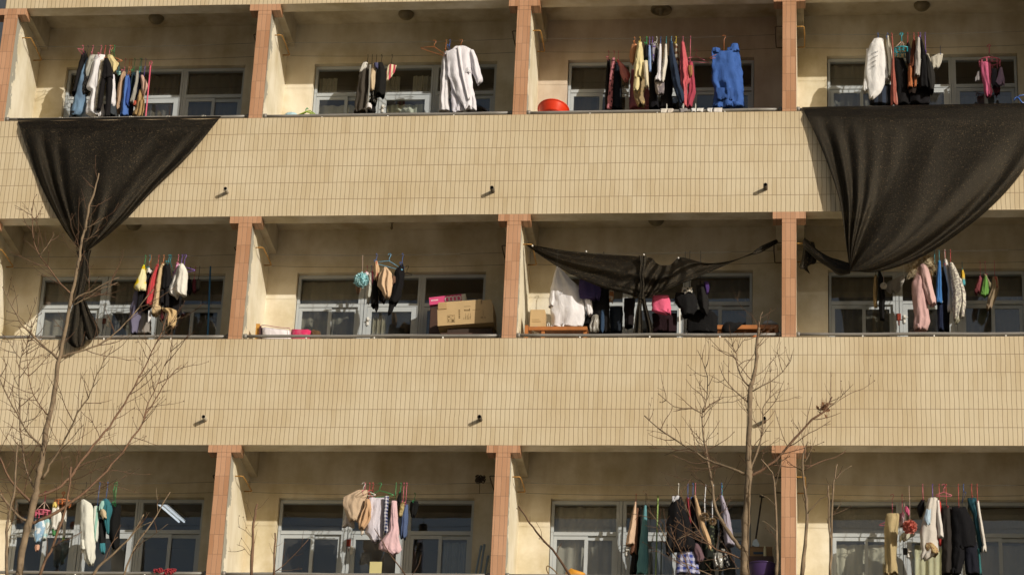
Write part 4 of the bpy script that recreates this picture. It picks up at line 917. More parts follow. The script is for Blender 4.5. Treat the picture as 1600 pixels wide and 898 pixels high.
# stack carrying the pink box
mb = MB(); mb.bbox(a.x+.01, b.x+.02, .93, 1.2, zf, min(a.z, b.z)-.03, .006); tag(mb.build('crate', WOODD), 'dark brown crate standing under the pink box', 'crate')
mb = MB(); obox(mb, a+Vector((.02,.04,-.032)), pu*.9, Vector((0,.2,0)), Vector((0,0,.028))); tag(mb.build('board', simple('old_board', '3a2a20', .8)), 'thin dark board wedged beneath the pink box', 'board')

# bedding bag and scraps left of the railing
C = CL(390, 490, 12.3, 1, 0)
def slab(c, pts, Y, th, mat, name, label, cat, puffy=.03, seed=1):
    """soft filled shape: closed outline in pixels, given depth"""
    P = [c.p(x, y, Y) for x, y in pts]; n = len(P); ctr = sum(P, Vector())/n; mb = MB(); rnd = random.Random(seed)
    rings = []
    for s, dy in ((.0, -1), (.45, -.96), (.8, -.8), (1.0, -.3), (1.0, .3), (.8, .8), (.45, .96), (.0, 1)):
        rings.append([Vector((lerp(ctr.x, p.x, max(s, .01)), Y+th + th*dy + rnd.uniform(-1, 1)*puffy*s*.3, lerp(ctr.z, p.z, max(s, .01)))) for p in P])
    o = 0
    for r_ in rings: mb.v += [tuple(p) for p in r_]
    for i in range(len(rings)-1):
        for j in range(n): mb.face((i*n+j, i*n+(j+1) % n, (i+1)*n+(j+1) % n, (i+1)*n+j))
    mb.face(range(n)[::-1]); mb.face([(len(rings)-1)*n+j for j in range(n)])
    return tag(mb.build(name, mat, smooth=True), label, cat)
b1 = slab(C, [(780,262),(900,258),(1040,262),(1140,270),(1180,290),(1150,400),(1100,600),(780,600)], .26, .12, cloth('d8406c', 'blotch', 'c83460'), 'bag', 'bright pink end of a bedding bag behind the rail', 'bag')
b2 = slab(C, [(200,230),(250,218),(320,222),(420,238),(600,264),(740,270),(775,290),(778,600),(215,600),(205,420)], .22, .13, cloth('d9c8ce', 'blotch', 'e2dadb', scale=.4), 'bag', 'clear bedding bag with white quilt behind the rail', 'bag')
mb = MB()
pts = curve([C.p(205,250,.25), C.p(240,222,.24), C.p(330,224,.215), C.p(430,240,.21), C.p(600,266,.21), C.p(740,272,.21), C.p(775,300,.21), C.p(778,460,.21)], 24); mb.tube(pts, .0045, 6); mb.build('piping', cloth('b87088'), b2, True)
slab(C, [(1185,275),(1230,270),(1280,285),(1335,300),(1350,400),(1350,520),(1130,520),(1150,370)], .30, .10, cloth('8a6a48', 'blotch', '5a4430'), 'bundle', 'brown bundle wedged beside the pink bag', 'bundle')
mb = MB(); A = C.p(95, 560, .3); obox(mb, A, C.p(165, 560, .3)-A, Vector((.0,.30,0)), C.p(125,190,.3)-A); tag(mb.build('carton', simple('orange_card', 'c08a3c', .8)), 'narrow orange carton edge left of the bedding bag', 'box')
mb = MB(); A = C.p(170, 560, .26); obox(mb, A, C.p(200, 560, .26)-A, Vector((.0,.25,0)), C.p(190,235,.26)-A); tag(mb.build('folder', simple('dark_card', '4a2a2a', .8)), 'dark maroon folder between carton and bedding bag', 'folder')

# ---- the balcony crossed by a net
C = CL(810, 370, 5.614, 2, 0)
G(C, 'dress', 'long black dress behind the knot of the net', 'dress', [(540,930,1022),(660,930,1014),(792,936,1004)], '1b1416', 0, .1, T=.08)
G(C, 'blouse', 'black blouse right of the white coat', 'blouse', [(440,700,792),(560,660,792),(690,650,792),(842,730,800)], '151315', 0, .12, T=.09, hang='black')
G(C, 'skirt', 'black skirt below the white coat sleeve', 'skirt', [(540,640,722),(680,604,722),(800,560,660)], '161416', 0, .2, T=.08)
G(C, 'jacket', 'dark blue jacket low behind the net tail', 'jacket', [(618,805,912),(720,808,912),(842,812,906)], '1d2530', 0, .16, T=.09)
G(C, 'jeans', 'blue jeans strip beside the grey crumpled bag', 'jeans', [(640,722,752),(842,714,752)], '2c4562', 0, .04, T=.06)
G(C, 'cloth', 'small orange and white cloth under the net edge', 'cloth', [(470,795,838),(530,795,836),(572,802,830)], cloth('c07838', 'blotch', 'd8ceb8', scale=2), 0, .06, T=.04)
G(C, 'bag', 'crumpled grey plastic bag right of the white coat', 'bag', [(686,650,700),(740,636,702),(780,624,700),(842,630,702)], simple('grey_film', '8f8a80', .35, 0, .3, 12, .6, 14), 0, -.02, T=.06, fold=.03)
G(C, 'shirt', 'white doctor style coat with short sleeves by the carton', 'coat', [(262,335,352),(310,320,400),(370,312,450),(450,292,540),(560,286,574),(680,300,580),(797,294,550)], 'e4e0e2', 0, .06, T=.08, fold=.03, hang='white', parts=[
    ('sleeve', [(275,336,362),(400,298,356),(450,286,350),(540,272,332),(618,264,316)], None, {'T': .06, 'dy': .0}), ('sleeve', [(470,560,620),(540,580,640),(600,590,646),(660,600,650),(692,610,640)], None, {'T': .06, 'dy': -.02}), ('pocket', [(515,350,412),(522,350,412)], None, {'T': .085, 'dy': -.005})])
G(C, 'towel', 'purple towel hanging over the white coat', 'towel', [(372,538,620),(420,538,700),(470,540,716),(532,540,712),(545,660,712)], '443668', 0, -.02, T=.05, hang='black')
WOODO = simple('orange_wood', 'ab6a34', .5, 0, .25, 12)
tb = empty('wooden_table', (C.p(340,800,.3).x, .5, .5)); tag(tb, 'orange wooden table left of the net carrying a small carton', 'table')
a, b, c_, d_ = C.p(88,766,.30), C.p(603,802,.30), C.p(88,800,.30), C.p(603,838,.30)
zt = (a.z+b.z)/2
mb = MB(); mb.bbox(a.x, b.x, .30, .335, zt-.055, zt, .004); mb.build('apron', WOODO, tb)
mb = MB(); mb.bbox(a.x, b.x, .3355, .75, zt-.02, zt+.0, .003); mb.build('tabletop', WOODO, tb)
for (x, y) in ((a.x-.025, .32), (a.x+.195, .34), (b.x-.03, .36), (a.x-.02, .72), (b.x-.03, .72)):
    mb = MB(); mb.bbox(x-.024, x+.024, y-.022, y+.022, .5, zt-(.02 if y > .33 else -.02), .003); mb.build('leg', WOODO, tb)
a = C.p(97, 762, .40); b = C.p(228, 762, .40); c_ = C.p(102, 588, .40)
mb = MB(); mb.bbox(a.x, b.x, .40, .62, zt+.002, zt+.002+(c_.z-a.z), .006); ct = tag(mb.build('carton', CARD), 'small upright carton standing on the orange table', 'box')
mb = MB(); mb.box(a.x+.03, b.x-.05, .3975, .3995, zt+.11, zt+.118); mb.box(a.x+.03, b.x-.07, .3975, .3995, zt+.14, zt+.146); mb.build('printing', simple('pale_ink', '8a6c40', .8), ct)
mb = MB(); mb.bbox(a.x+.05, a.x+.12, .36, .395, zt+.002, zt+.03, .006); tag(mb.build('soap_dish', simple('grey_plastic', '8a949c', .5)), 'small grey dish in front of the upright carton', 'dish')
mb = MB(); p = C.p(262, 775, .34); mb.tube([p+Vector((-.01,0,-.03)), p+Vector((-.012,0,.02)), p+Vector((0,0,.04)), p+Vector((.014,0,.02)), p+Vector((.012,0,-.03))], .006, 6); tag(mb.build('clip', WHITEP, smooth=True), 'white clip standing on the orange table', 'clip')
mb = MB(); 
for i in range(14):
    q = C.p(random.uniform(125,180), random.uniform(835,870), .16); mb.tube([q, q+Vector((random.uniform(-.05,.05), random.uniform(-.02,.02), random.uniform(-.01,.03))), q+Vector((random.uniform(-.06,.06),0,random.uniform(-.01,.02)))], .004, 5)
tag(mb.build('string_tangle', simple('string', '8a7a60', .8)), 'tangle of string by the rail under the orange table', 'string')
C = CL(1010, 370, 5.614, 2, 0)
G(C, 'sheet', 'large black sheet low right of the white pole', 'sheet', [(640,372,560),(690,368,612),(842,362,622)], '141314', 0, .26, T=.06)
G(C, 'skirt', 'dark red brown skirt under the hot pink cloth', 'skirt', [(672,56,262),(760,62,260),(842,70,252)], '28131a', 0, .18, T=.07)
G(C, 'jacket', 'black jacket next to the white pole', 'jacket', [(490,262,412),(560,250,442),(640,300,440),(698,318,402)], '181718', 0, .06, T=.09, hang='black')
G(C, 'trousers', 'long dark grey trousers left of the right window', 'trousers', [(425,440,512),(560,450,545),(640,470,545),(686,520,540)], '232120', 0, .12, T=.08, hang='black')
G(C, 'scarf', 'violet scarf sliver beside the dark trousers', 'scarf', [(395,508,546),(450,508,550),(500,520,545)], '45296c', 0, .08, T=.05)
G(C, 'cloth', 'black and white patterned cloth under the net edge', 'cloth', [(444,350,402),(470,325,402),(494,310,398)], cloth('c4bdae', 'floral', '2b2826', scale=1.2), 0, .0, T=.04, hang='black')
G(C, 'shirt', 'hot pink cloth glowing below the net', 'towel', [(515,62,190),(570,54,206),(650,50,210),(664,90,212),(680,180,212)], 'ee4a7c', 0, -.05, T=.05, fold=.012)
pole(C, 'mop_pole', 'white pole standing behind the middle rail', 'pole', (291,630), (291,880), .5, .011, WHITEP)
bn = empty('wooden_bench', (C.p(900,800,.35).x, .5, .5)); tag(bn, 'orange wooden bench in the right corner behind the net', 'bench')
a, b = C.p(620,772,.32), C.p(1160,768,.32); zt = (a.z+b.z)/2
mb = MB(); mb.bbox(a.x, b.x, .32, .355, zt-.06, zt, .004); mb.build('apron', WOODO, bn)
mb = MB(); mb.bbox(a.x, b.x, .3555, .75, zt-.025, zt-.003, .003); mb.build('seat', WOODO, bn)
for (x, y) in ((a.x+.03, .375), (b.x-.03, .34), (b.x-.14, .375), (a.x+.03, .72), (b.x-.03, .72)):
    mb = MB(); mb.bbox(x-.024, x+.024, y-.0195, y+.02, .5, zt-.026, .003); mb.build('leg', WOODO, bn)
slab(C, [(665,770),(690,735),(740,730),(790,745),(830,735),(845,750),(800,790),(770,805),(740,830),(690,840),(660,800)], .27, .07, cloth('1a1819'), 'jacket', 'black jacket thrown over the wooden bench', 'jacket')
slab(C, [(1010,760),(1025,728),(1050,722),(1070,735),(1090,716),(1120,735),(1150,742),(1152,762)], .40, .10, simple('white_film', 'b6b6b8', .4, 0, .2, 10, .6, 14), 'plastic_bag', 'white plastic bag lying on the wooden bench', 'bag')
mb = MB(); p = C.p(955, 875, .13); mb.lathe(p, [(.045,-.03),(.05,-.005),(.048,.006),(.001,.01)], 14); tag(mb.build('bowl', simple('orange_plastic', 'c06a2c', .5), smooth=True), 'small orange lid behind the rail below the bench', 'lid')

# ---- pink coat balcony
C = CL(1350, 390, 6.652, 3, 0)
G(C, 'top', 'gold beige camisole left of the black leggings', 'camisole', [(266,110,132),(400,96,142),(480,98,132),(560,100,138),(604,112,140)], 'b8975a', 1, .0, T=.06, hang='black')
G(C, 'leggings', 'black leggings under the edge of the big net', 'leggings', [(215,146,166),(300,150,200),(400,152,216),(600,156,214),(732,168,210)], '151314', 1, -.04, T=.07, hang='teal')
puff(C, 'bath_puff', 'small white puff beside the black leggings', 'bath puff', 204, 375, 27, 'd6cec0', .60)
G(C, 'pants', 'grey beige underpants strung slanting on the wire', 'underwear', [(272,396,424),(305,310,418),(340,240,410),(400,230,378),(430,244,362),(448,268,345)], 'aba394', 1, -.02, T=.035, hang='white', hx=410)
G(C, 'bag', 'black bag half hidden behind the pink coat', 'bag', [(152,716,752),(200,712,754),(262,716,748)], cloth('161415', 'floral', '5a4c34'), 0, .06, T=.06, hang='teal')
G(C, 'trousers', 'dark navy long trousers under the blue jacket', 'trousers', [(555,760,826),(700,766,830),(846,770,836)], '1c2642', 0, .05, T=.07)
G(C, 'trousers', 'black trousers between blue jacket and white shirt', 'trousers', [(185,812,872),(420,812,882),(640,826,888),(842,836,886)], '17171e', 0, .08, T=.08, hang='red')
G(C, 'scarf', 'tan scarf peeping out beside the pink coat', 'scarf', [(158,660,696),(350,690,716)], 'c08a52', 0, .04, T=.05)
COAT = G(C, 'coat', 'long pale pink coat with a fur hood', 'coat', [(120,575,650),(190,545,665),(260,535,672),(350,506,660),(450,500,652),(600,520,662),(740,525,680),(800,522,668),(846,522,640)], 'd0a09c', 0, -.02, T=.09, fold=.018, hang='white', parts=[
    ('sleeve', [(150,585,640),(200,575,668),(350,604,702),(450,630,726),(540,664,748),(577,684,748)], 'd6a8a2', {'T': .065, 'dy': -.06})])
def fur(owner, c, path, Y, r, hexs, nh=900, L=.05):
    mb = MB(); rnd = random.Random(5)
    P = curve([c.p(x, y, Y) for x, y in path], 40)
    for i in range(nh):
        p = P[rnd.randrange(40)] ; d = Vector((rnd.gauss(0, 1), rnd.gauss(0, 1), rnd.gauss(0, 1))).normalized()
        q = p + d*r*rnd.uniform(.5, 1); e = q + (d + Vector((0, 0, -.35)) + Vector((rnd.uniform(-.3,.3), rnd.uniform(-.3,.3), 0))).normalized()*L*rnd.uniform(.6, 1.2)
        s = d.orthogonal().normalized()*.0045
        mb.add([q-s, q+s, e], [(0,1,2)])
    mb.tube(P[::3], r*.75, 8)
    mb.build('fur_trim', cloth(hexs, 'blotch', '8c7856', scale=1.4), owner)
fur(COAT, C, [(490,240),(505,190),(528,140),(565,100),(610,90),(650,110),(676,150),(690,190)], YF-.07, .062, 'b8a680', 1700, .06)
G(C, 'jacket', 'bright blue tracksuit top right of the pink coat', 'jacket', [(118,770,796),(250,758,802),(400,754,806),(562,744,812)], '2470b8', 0, -.04, T=.09, hang='teal')
G(C, 'shirt', 'white thin shirt between black trousers and floral blouse', 'shirt', [(108,822,862),(200,830,884),(300,855,896),(400,872,906),(500,872,916),(600,868,918),(650,872,896)], cloth('d8d2c8', 'stripe_v', 'c2bcb8'), 0, -.0, T=.08, hang='white')
G(C, 'blouse', 'white blouse with a grey floral print', 'blouse', [(138,886,922),(200,890,955),(300,902,996),(400,914,1036),(480,918,1050),(560,920,1052),(640,925,1020),(700,930,1000),(745,935,996)], cloth('d6cfba', 'blotch', '9a928c', scale=5), 0, -.08, T=.09, hang='red', parts=[('sleeve', [(300,960,1010),(450,1000,1056),(560,1010,1058),(660,1004,1044),(708,1010,1036)], None, {'T': .05, 'dy': -.05}), ('lining', [(640,930,985),(740,940,995),(775,950,960)], '8e8a70', {'T': .05, 'dy': -.02})])
G(C, 'swimsuit', 'turquoise and yellow swimsuit behind the floral blouse', 'swimsuit', [(208,1010,1032),(260,1006,1046),(330,1010,1050),(384,1022,1056)], cloth('2fa4b0', 'blotch', 'd8b040', scale=.5), 1, .0, T=.05, hang='teal')
G(C, 'bra', 'dusty red bra on the rear wire', 'bra', [(288,1190,1232),(370,1160,1218),(456,1150,1202)], '83363c', 1, .0, T=.05, hang='pink')
G(C, 'shirt', 'lime green bag on the rear wire', 'bag', [(258,1252,1276),(320,1240,1290),(380,1226,1302),(482,1214,1292)], '5f9c28', 1, -.02, T=.05, hang='pink', parts=[('strap', [(250,1240,1262),(330,1280,1305),(400,1290,1325)], '8f8460', {'T': .03})])
G(C, 'trousers', 'brown red striped cloth with beige strip on the rear wire', 'cloth', [(280,1336,1386),(400,1330,1402),(500,1290,1372),(560,1280,1345),(622,1272,1320)], cloth('8f7a58', 'blotch', '94806a'), 1, -.04, T=.05, hang='pink', parts=[('stripe', [(285,1350,1380),(400,1364,1392)], '9c3a34', {'T': .05, 'dy': -.02})])
# ================= bottom floor
C = CL(40, 750, 6.065, 0, -1)
peg_ring(C, 'pink', 170, 300, 82, 'pink oval peg hanger with baby clothes behind the tree', 1, n=12)
peg_ring(C, 'orange', 352, 200, 78, 'orange round peg hanger with socks', 1, n=12)
G(C, 'cloth', 'light blue baby shirt on the pink peg hanger', 'shirt', [(375,92,172),(450,88,180),(530,84,160),(592,90,130)], cloth('86b0d0', 'blotch', 'd8dcde', scale=1.6), 1, -.05, T=.05)
G(C, 'cloth', 'white baby cloth with a pale green edge', 'cloth', [(365,175,252),(440,172,250),(520,160,205),(566,160,192)], cloth('d0d6cc', 'blotch', '9cc4c8'), 1, -.02, T=.04)
G(C, 'sock', 'peach baby sock low under the pink peg hanger', 'sock', [(610,92,130),(640,88,130),(668,96,122)], 'd29878', 1, -.06, T=.03)
G(C, 'shirt', 'white bib with yellow top on the orange peg hanger', 'bib', [(240,256,310),(320,250,336),(400,246,330),(470,250,300)], cloth('dcd8cc', 'blotch', 'e0dcd0'), 1, -.06, T=.04, parts=[('collar', [(235,256,300),(262,256,306)], 'e2c43a', {'T': .045, 'dy': 0}), ('hem', [(465,250,296),(500,252,288),(525,258,280)], '3f8f48', {'T': .035, 'dy': 0})])
G(C, 'sock', 'long white sock with a lime toe', 'sock', [(285,362,390),(400,358,384),(500,352,376),(540,350,374)], 'd8d4c8', 1, -.06, T=.03, parts=[('toe', [(530,350,374),(575,346,366)], '96c83c', {'T': .032, 'dy': 0})])
G(C, 'coat', 'black coat at the back right behind white coat', 'coat', [(238,822,902),(400,780,892),(560,800,886),(652,830,880)], '131313', 0, .1, T=.09, hang='green')
G(C, 'coat', 'long white coat hanging free behind the tree twigs', 'coat', [(184,528,566),(220,522,620),(260,520,638),(450,520,650),(600,522,656),(680,552,656),(740,560,655),(802,604,642)], 'd6d5c6', 0, -.06, T=.08, fold=.014, hang='black', parts=[('sleeve', [(560,524,560),(640,522,572),(660,524,568)], None, {'dy': -.05})])
G(C, 'trousers', 'black trousers with a teal patch', 'trousers', [(370,690,762),(500,692,756),(640,700,752),(692,722,750)], '1a1b1c', 0, .04, T=.07, parts=[('patch', [(595,705,752),(650,704,754),(692,722,750)], '1f7f8c', {'T': .05, 'dy': -.04})])
G(C, 'jacket', 'teal jacket with a beige sleeve lining', 'jacket', [(180,735,782),(215,722,806),(260,730,822),(380,742,795),(450,760,794),(505,772,790)], '176f7a', 0, -.02, T=.08, hang='blue', parts=[('lining', [(275,712,752),(320,708,772),(368,736,772)], 'cbb488', {'T': .06, 'dy': -.05})])
G(C, 'shirt', 'narrow white and mint shirt beside the white coat', 'shirt', [(245,650,692),(400,640,692),(500,648,688),(582,652,680)], cloth('ced2c4', 'stripe_v', '8fb8aa'), 0, -.04, T=.07, hang='blue', parts=[('collar', [(195,716,744),(235,700,746),(285,695,725)], '8fbfb4', {'dy': -.05})])
loose_hanger(C, 'green', 850, 0, 'bare mint green hanger tilted above the black coat', frontal=False, tilt=0)
mb = MB(); p = at(258, 893, .10); rnd = random.Random(3)
for i in range(60):
    q = p + Vector((rnd.uniform(-.13,.13), rnd.uniform(-.05,.05), rnd.uniform(-.03,.03))); mb.tube([q+Vector((.018*math.cos(t), .012*math.sin(t*1.3), .016*math.sin(t))) for t in (0, 1.2, 2.4, 3.6, 4.8)], .008, 5)
tag(mb.build('scarf', cloth('a8202c'), smooth=True), 'red loopy knitted scarf over the bottom left rail', 'scarf')
# lit tube lamp in the room
LP = empty('tube_lamp', (-1.52, 3.25, .38)); tag(LP, 'lit fluorescent tube lamp on the room ceiling behind the glass', 'lamp')
em, nt, b = newmat('lit_tube'); b.inputs['Emission Color'].default_value = (.86, .92, 1, 1); b.inputs['Emission Strength'].default_value = .95; b.inputs['Base Color'].default_value = (.9,.9,.9,1)
LA, LB = Vector((-1.60, 2.82, .28)), Vector((-1.44, 3.72, .28))
mb = MB(); obox(mb, LA+Vector((-.03,0,.025)), Vector((.12,0,0)), LB-LA, Vector((0,0,.04))); mb.build('housing', WHITEP, LP)
for dx in (-.005, .07):
    mb = MB(); mb.tube([LA+Vector((dx,.02,0)), LB+Vector((dx,-.02,0))], .013, 10); mb.build('tube', em, LP, True)
mb = MB(); mb.tube([(-1.50, 3.2, .34), (-1.50, 3.2, .385)], .01, 6); mb.build('stem', WHITEP, LP)

C = CL(520, 745, 6.907, 1, -1)
G(C, 'jeans', 'blue denim shorts right of the pink towel', 'jeans', [(298,775,812),(450,742,812),(600,722,802),(662,735,790)], '4a5f8a', 0, .06, T=.08, hang='pink')
G(C, 'blouse', 'gold patterned cloth beside the denim', 'cloth', [(268,736,778),(350,718,765),(432,708,742)], cloth('b09a5c', 'blotch', '7a6a3c', scale=2), 0, .0, T=.05, hang='pink')
G(C, 'scarf', 'black strip hanging from the green hanger', 'scarf', [(162,712,742),(220,702,735),(282,690,724)], '151414', 0, -.02, T=.05, hang='green')
G(C, 'bag', 'black cloth bag on the rear wire', 'bag', [(262,842,920),(300,836,926),(360,834,912),(432,850,880)], '161616', 1, .0, T=.05, hang='green')
G(C, 'shirt', 'white under layer below the beige satin', 'shirt', [(415,132,232),(480,120,232),(532,106,232)], 'd8cfca', 0, .08, T=.06)
G(C, 'blouse', 'beige satin blouse draped at the left of its row', 'blouse', [(138,270,372),(170,210,370),(210,125,356),(300,118,332),(370,140,320),(420,165,300),(475,182,262)], 'c9ab88', 0, -.04, T=.04, fold=.034, nf=3, hang='white', frontal=True, hem=.03)
G(C, 'bra', 'peach bra bag hanging below the beige satin', 'bra', [(236,350,402),(330,346,412),(420,300,412),(480,282,390),(540,278,345),(560,282,330)], 'c99c6c', 0, -.08, T=.06, fold=.03, hang='red')
G(C, 'cloth', 'thin cream ribbon cloth below the peach bra', 'cloth', [(540,300,336),(620,302,332)], 'd9c8b4', 0, -.06, T=.03)
G(C, 'shirt', 'white lavender shirt folded over a green hanger', 'shirt', [(222,380,600),(300,376,580),(350,382,566),(450,366,550),(530,362,536),(600,352,540),(650,390,536),(694,420,524)], 'd2cad6', 0, .02, T=.06, fold=.026, nf=4)
G(C, 'scarf', 'navy and white plaid strip on the lavender shirt', 'scarf', [(205,560,604),(300,556,598),(400,550,592),(500,552,596),(612,552,602)], cloth('d0cfd8', 'plaid', '1f2a58', scale=2.2), 0, -.06, T=.04, fold=.01)
loose_hanger(C, 'green', 515, 0, 'wide green hanger carrying the white lavender shirt', frontal=True, spread=.2)
G(C, 'towel', 'pale pink towel hanging long at the centre', 'towel', [(254,636,688),(330,630,694),(450,620,700),(600,600,706),(640,560,710),(720,506,720),(785,500,732),(820,600,715),(834,640,690)], 'dcb0b6', 0, -.08, T=.06, fold=.026, nf=4, hang='green')
loose_hanger(C, 'red', 440, 0, 'bare red hanger leaning by the green hanger', frontal=False)
loose_hanger(C, 'pink', 355, 0, 'bare pink hanger right of the beige satin', frontal=False)
# notice on the door glass
p, q = at(578, 877, 1.345), at(596, 893, 1.345)
mb = MB(); mb.bbox(p.x, q.x, 1.340, 1.350, q.z-.12, p.z, .002); tag(mb.build('paper_notice', simple('yellow_paper', 'cfc48c', .8)), 'pale yellow paper stuck on the door glass', 'paper')
# mop handles leaning in the corner
for i, (x0, y0, x1, y1) in enumerate(((752,852,743,897),(757,850,750,897),(763,868,757,897))):
    a, b = at(x0, y0, .95), at(x1, y1, .90); d = (b-a).normalized(); b = a + d*((a.z+2.79)/max(.1, -d.z))
    b = a + d*min(1.9, (a.z-(-H+.52))/(-d.z))
    mb = MB(); mb.tube([a, a.lerp(b, .1), b], .014, 8); mb.tube([a+d*.0, a+d*.08], .017, 8)
    tag(mb.build('mop', simple('pale_blue_paint', '8a9aa6', .4), smooth=True), ('pale blue mop handle leaning at the pillar, leftmost of three', 'tallest pale mop handle leaning at the pillar', 'short pale mop handle closest to the pillar')[i], 'mop')
mb = MB(); p = at(750, 748, .93); rnd = random.Random(8)
for i in range(26):
    q = p+Vector((rnd.uniform(-.05,.05), rnd.uniform(-.03,.03), rnd.uniform(-.04,.04))); mb.tube([q+Vector((.022*math.cos(t+i), .02*math.sin(t), .018*math.sin(t*1.2+i))) for t in (0, 1.1, 2.2, 3.3, 4.4)], .008, 5)
mb.tube([p, (p.x, YB, wire_z(1, -1, p.x, 1))], .004, 5)
tag(mb.build('rag_bundle', cloth('4a4036')), 'dark tangled bundle at the right end of the wire', 'bundle')

C = CL(970, 755, 6.28, 2, -1)
G(C, 'trousers', 'black trousers left of the teal towel', 'trousers', [(235,182,206),(500,150,196),(640,120,182),(892,86,152)], '1c1a1a', 1, .06, T=.09)
G(C, 'shirt', 'brown thin shirt behind the peach one', 'shirt', [(240,158,174),(450,128,168),(690,92,156)], '7c5038', 1, .0, T=.08)
G(C, 'shirt', 'peach shirt leftmost on the pompom balcony', 'shirt', [(180,138,151),(350,100,150),(520,64,136),(606,48,124)], 'd6ae8a', 1, -.07, T=.06, hang='red')
G(C, 'towel', 'long teal towel tapering upward beside the peach shirt', 'towel', [(214,230,252),(330,212,256),(500,196,264),(700,176,266),(892,156,268)], '4f8f98', 1, -.08, T=.05, hang='black')
pole(C, 'clothes_pole', 'pale green pole between the teal towel and the black sweater', 'pole', (365,120), (352,560), .85, .010, simple('pale_green_paint', '8fa860', .5))
G(C, 'sweater', 'mauve bag hanging under the second black sweater', 'bag', [(590,700,762),(680,722,808),(730,740,822),(778,745,788)], '6c5058', 0, -.02, T=.05)
G(C, 'dress', 'dark green floral dress behind the pompoms', 'dress', [(330,850,945),(480,830,950),(600,800,935),(850,830,902)], cloth('20241e', 'floral', '5a6048'), 0, .1, T=.08, hang='black')
G(C, 'dress', 'black dress with white flowers by the tree', 'dress', [(360,968,1020),(500,968,1026),(700,962,1044),(825,1030,1070)], cloth('17171b', 'floral', '8d8a84', scale=.9), 0, .06, T=.08, hang='teal')
G(C, 'shirt', 'lavender grey shirt behind the tree limb', 'shirt', [(122,970,1002),(220,985,1036),(300,992,1062),(450,1010,1090),(560,1020,1108),(612,1032,1112)], 'a59cae', 0, -.02, T=.09, hang='blue')
G(C, 'bag', 'clear plastic bag low beside the flowered dress', 'bag', [(680,912,990),(760,905,1000),(830,920,1000)], simple('clear_film', '8d8a82', .25, 0, .4, 14, .7, 16), 0, -.04, T=.05, fold=.03)
G(C, 'scarf', 'blue and white plaid skirt under the black sweater', 'skirt', [(430,616,652),(560,632,680),(650,560,720),(750,548,744),(892,544,768)], cloth('32479c', 'plaid', 'b8b8cc', scale=1.3), 0, .02, T=.07)
G(C, 'sweater', 'red strip of a sweater between two black ones', 'sweater', [(138,640,672),(300,660,690),(400,672,702),(552,692,716)], 'a82836', 0, -.02, T=.07, hang='blue')
G(C, 'sweater', 'slim black sweater right of the red strip', 'sweater', [(138,690,722),(250,690,752),(400,700,772),(560,694,786)], '171518', 0, -.02, T=.09, hang='blue')
G(C, 'scarf', 'tan scarf curving beside the pompoms', 'scarf', [(118,716,738),(300,742,792),(420,780,832),(560,830,880),(645,864,890)], 'c29a68', 0, -.10, T=.04, fold=.008, hang='pink')
G(C, 'sweater', 'large black sweater with white collar', 'sweater', [(135,530,592),(180,500,606),(250,472,624),(400,455,684),(560,450,716),(636,452,716),(660,445,500)], '131215', 0, -.08, T=.09, hang='white', parts=[('sleeve', [(420,452,510),(560,448,500),(696,445,488)], None, {'T': .05, 'dy': -.05}), ('collar', [(120,545,575),(150,510,570),(185,498,530)], 'b8b8c0', {'T': .04, 'dy': -.05})])
for i, (x, y, r, lb) in enumerate(((825,325,46,'beige fluffy pompom, upper left of the pair'), (900,372,40,'beige fluffy pompom, lower right of the pair'))):
    p = C.p(x, y, YF-.14); mb = MB(); rnd = random.Random(i); rr = r/6.28/118
    for q in range(700):
        d = Vector((rnd.gauss(0,1), rnd.gauss(0,1), rnd.gauss(0,1))).normalized(); s = d.orthogonal().normalized(); s = (s*math.cos(q)+d.cross(s)*math.sin(q))*.005
        mb.add([p+d*rr*.5-s, p+d*rr*.5+s, p+d*rr*rnd.uniform(.85,1.12)], [(0,1,2)])
    o = mb.build('pompom', cloth('b59a78', 'blotch', '947c5c', scale=2)); tag(o, lb, 'pompom')
    m2 = MB(); wz = wire_z(2, -1, p.x, 0); m2.tube([(p.x, YF, wz), (p.x-.01, YF-.05, (wz+p.z)/2), p], .006, 5); m2.build('ribbon', cloth('d8d8dc'), o)
# right corner: broom, carton, basin
a, b = C.p(1385,125,.8), C.p(1325,540,.8)
mb = MB(); mb.tube([a, b], .011, 8); br_ = mb.build('dustpan', simple('dark_handle', '352c26', .5), smooth=True); tag(br_, 'long handled grey dustpan leaning in the right corner', 'dustpan')
mb = MB(); mb.tube([C.p(1360,122,.8), C.p(1412,128,.8)], .014, 6); mb.build('handle_grip', simple('dark_handle', '352c26', .5), br_)
mb = MB(); p = b
pts = [C.p(1330,535,.8), C.p(1362,600,.8), C.p(1348,636,.8), C.p(1288,600,.8), C.p(1296,560,.8)]
o_ = len(mb.v); mb.v += [tuple(q) for q in pts]+[tuple(q+Vector((0,.10,.01))) for q in pts]; n_ = 5
mb.face(range(n_)); mb.face([n_+i for i in range(n_)][::-1])
for i in range(n_): mb.face((i, (i+1) % n_, n_+(i+1) % n_, n_+i))
mb.build('pan', simple('shiny_pan', 'b8b8ae', .2, .5), br_)
zf = -H+.5
a, b, c_ = C.p(1262,735,.62), C.p(1485,735,.62), C.p(1262,630,.62)
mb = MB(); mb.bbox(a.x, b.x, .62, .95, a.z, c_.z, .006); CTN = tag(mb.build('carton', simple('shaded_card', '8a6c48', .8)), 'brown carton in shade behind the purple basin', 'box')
mb = MB(); mb.box(a.x+.05, a.x+.20, .617, .6195, a.z+.06, a.z+.09); mb.build('printing', simple('blue_ink', '2f4254', .8), CTN)
mb = MB(); obox(mb, (a.x+.0, .66, c_.z), Vector((b.x-a.x,0,0)), Vector((0,.02,0)), Vector((0,.05,.05))); mb.build('flap', simple('shaded_card', '8a6c48', .8), CTN)
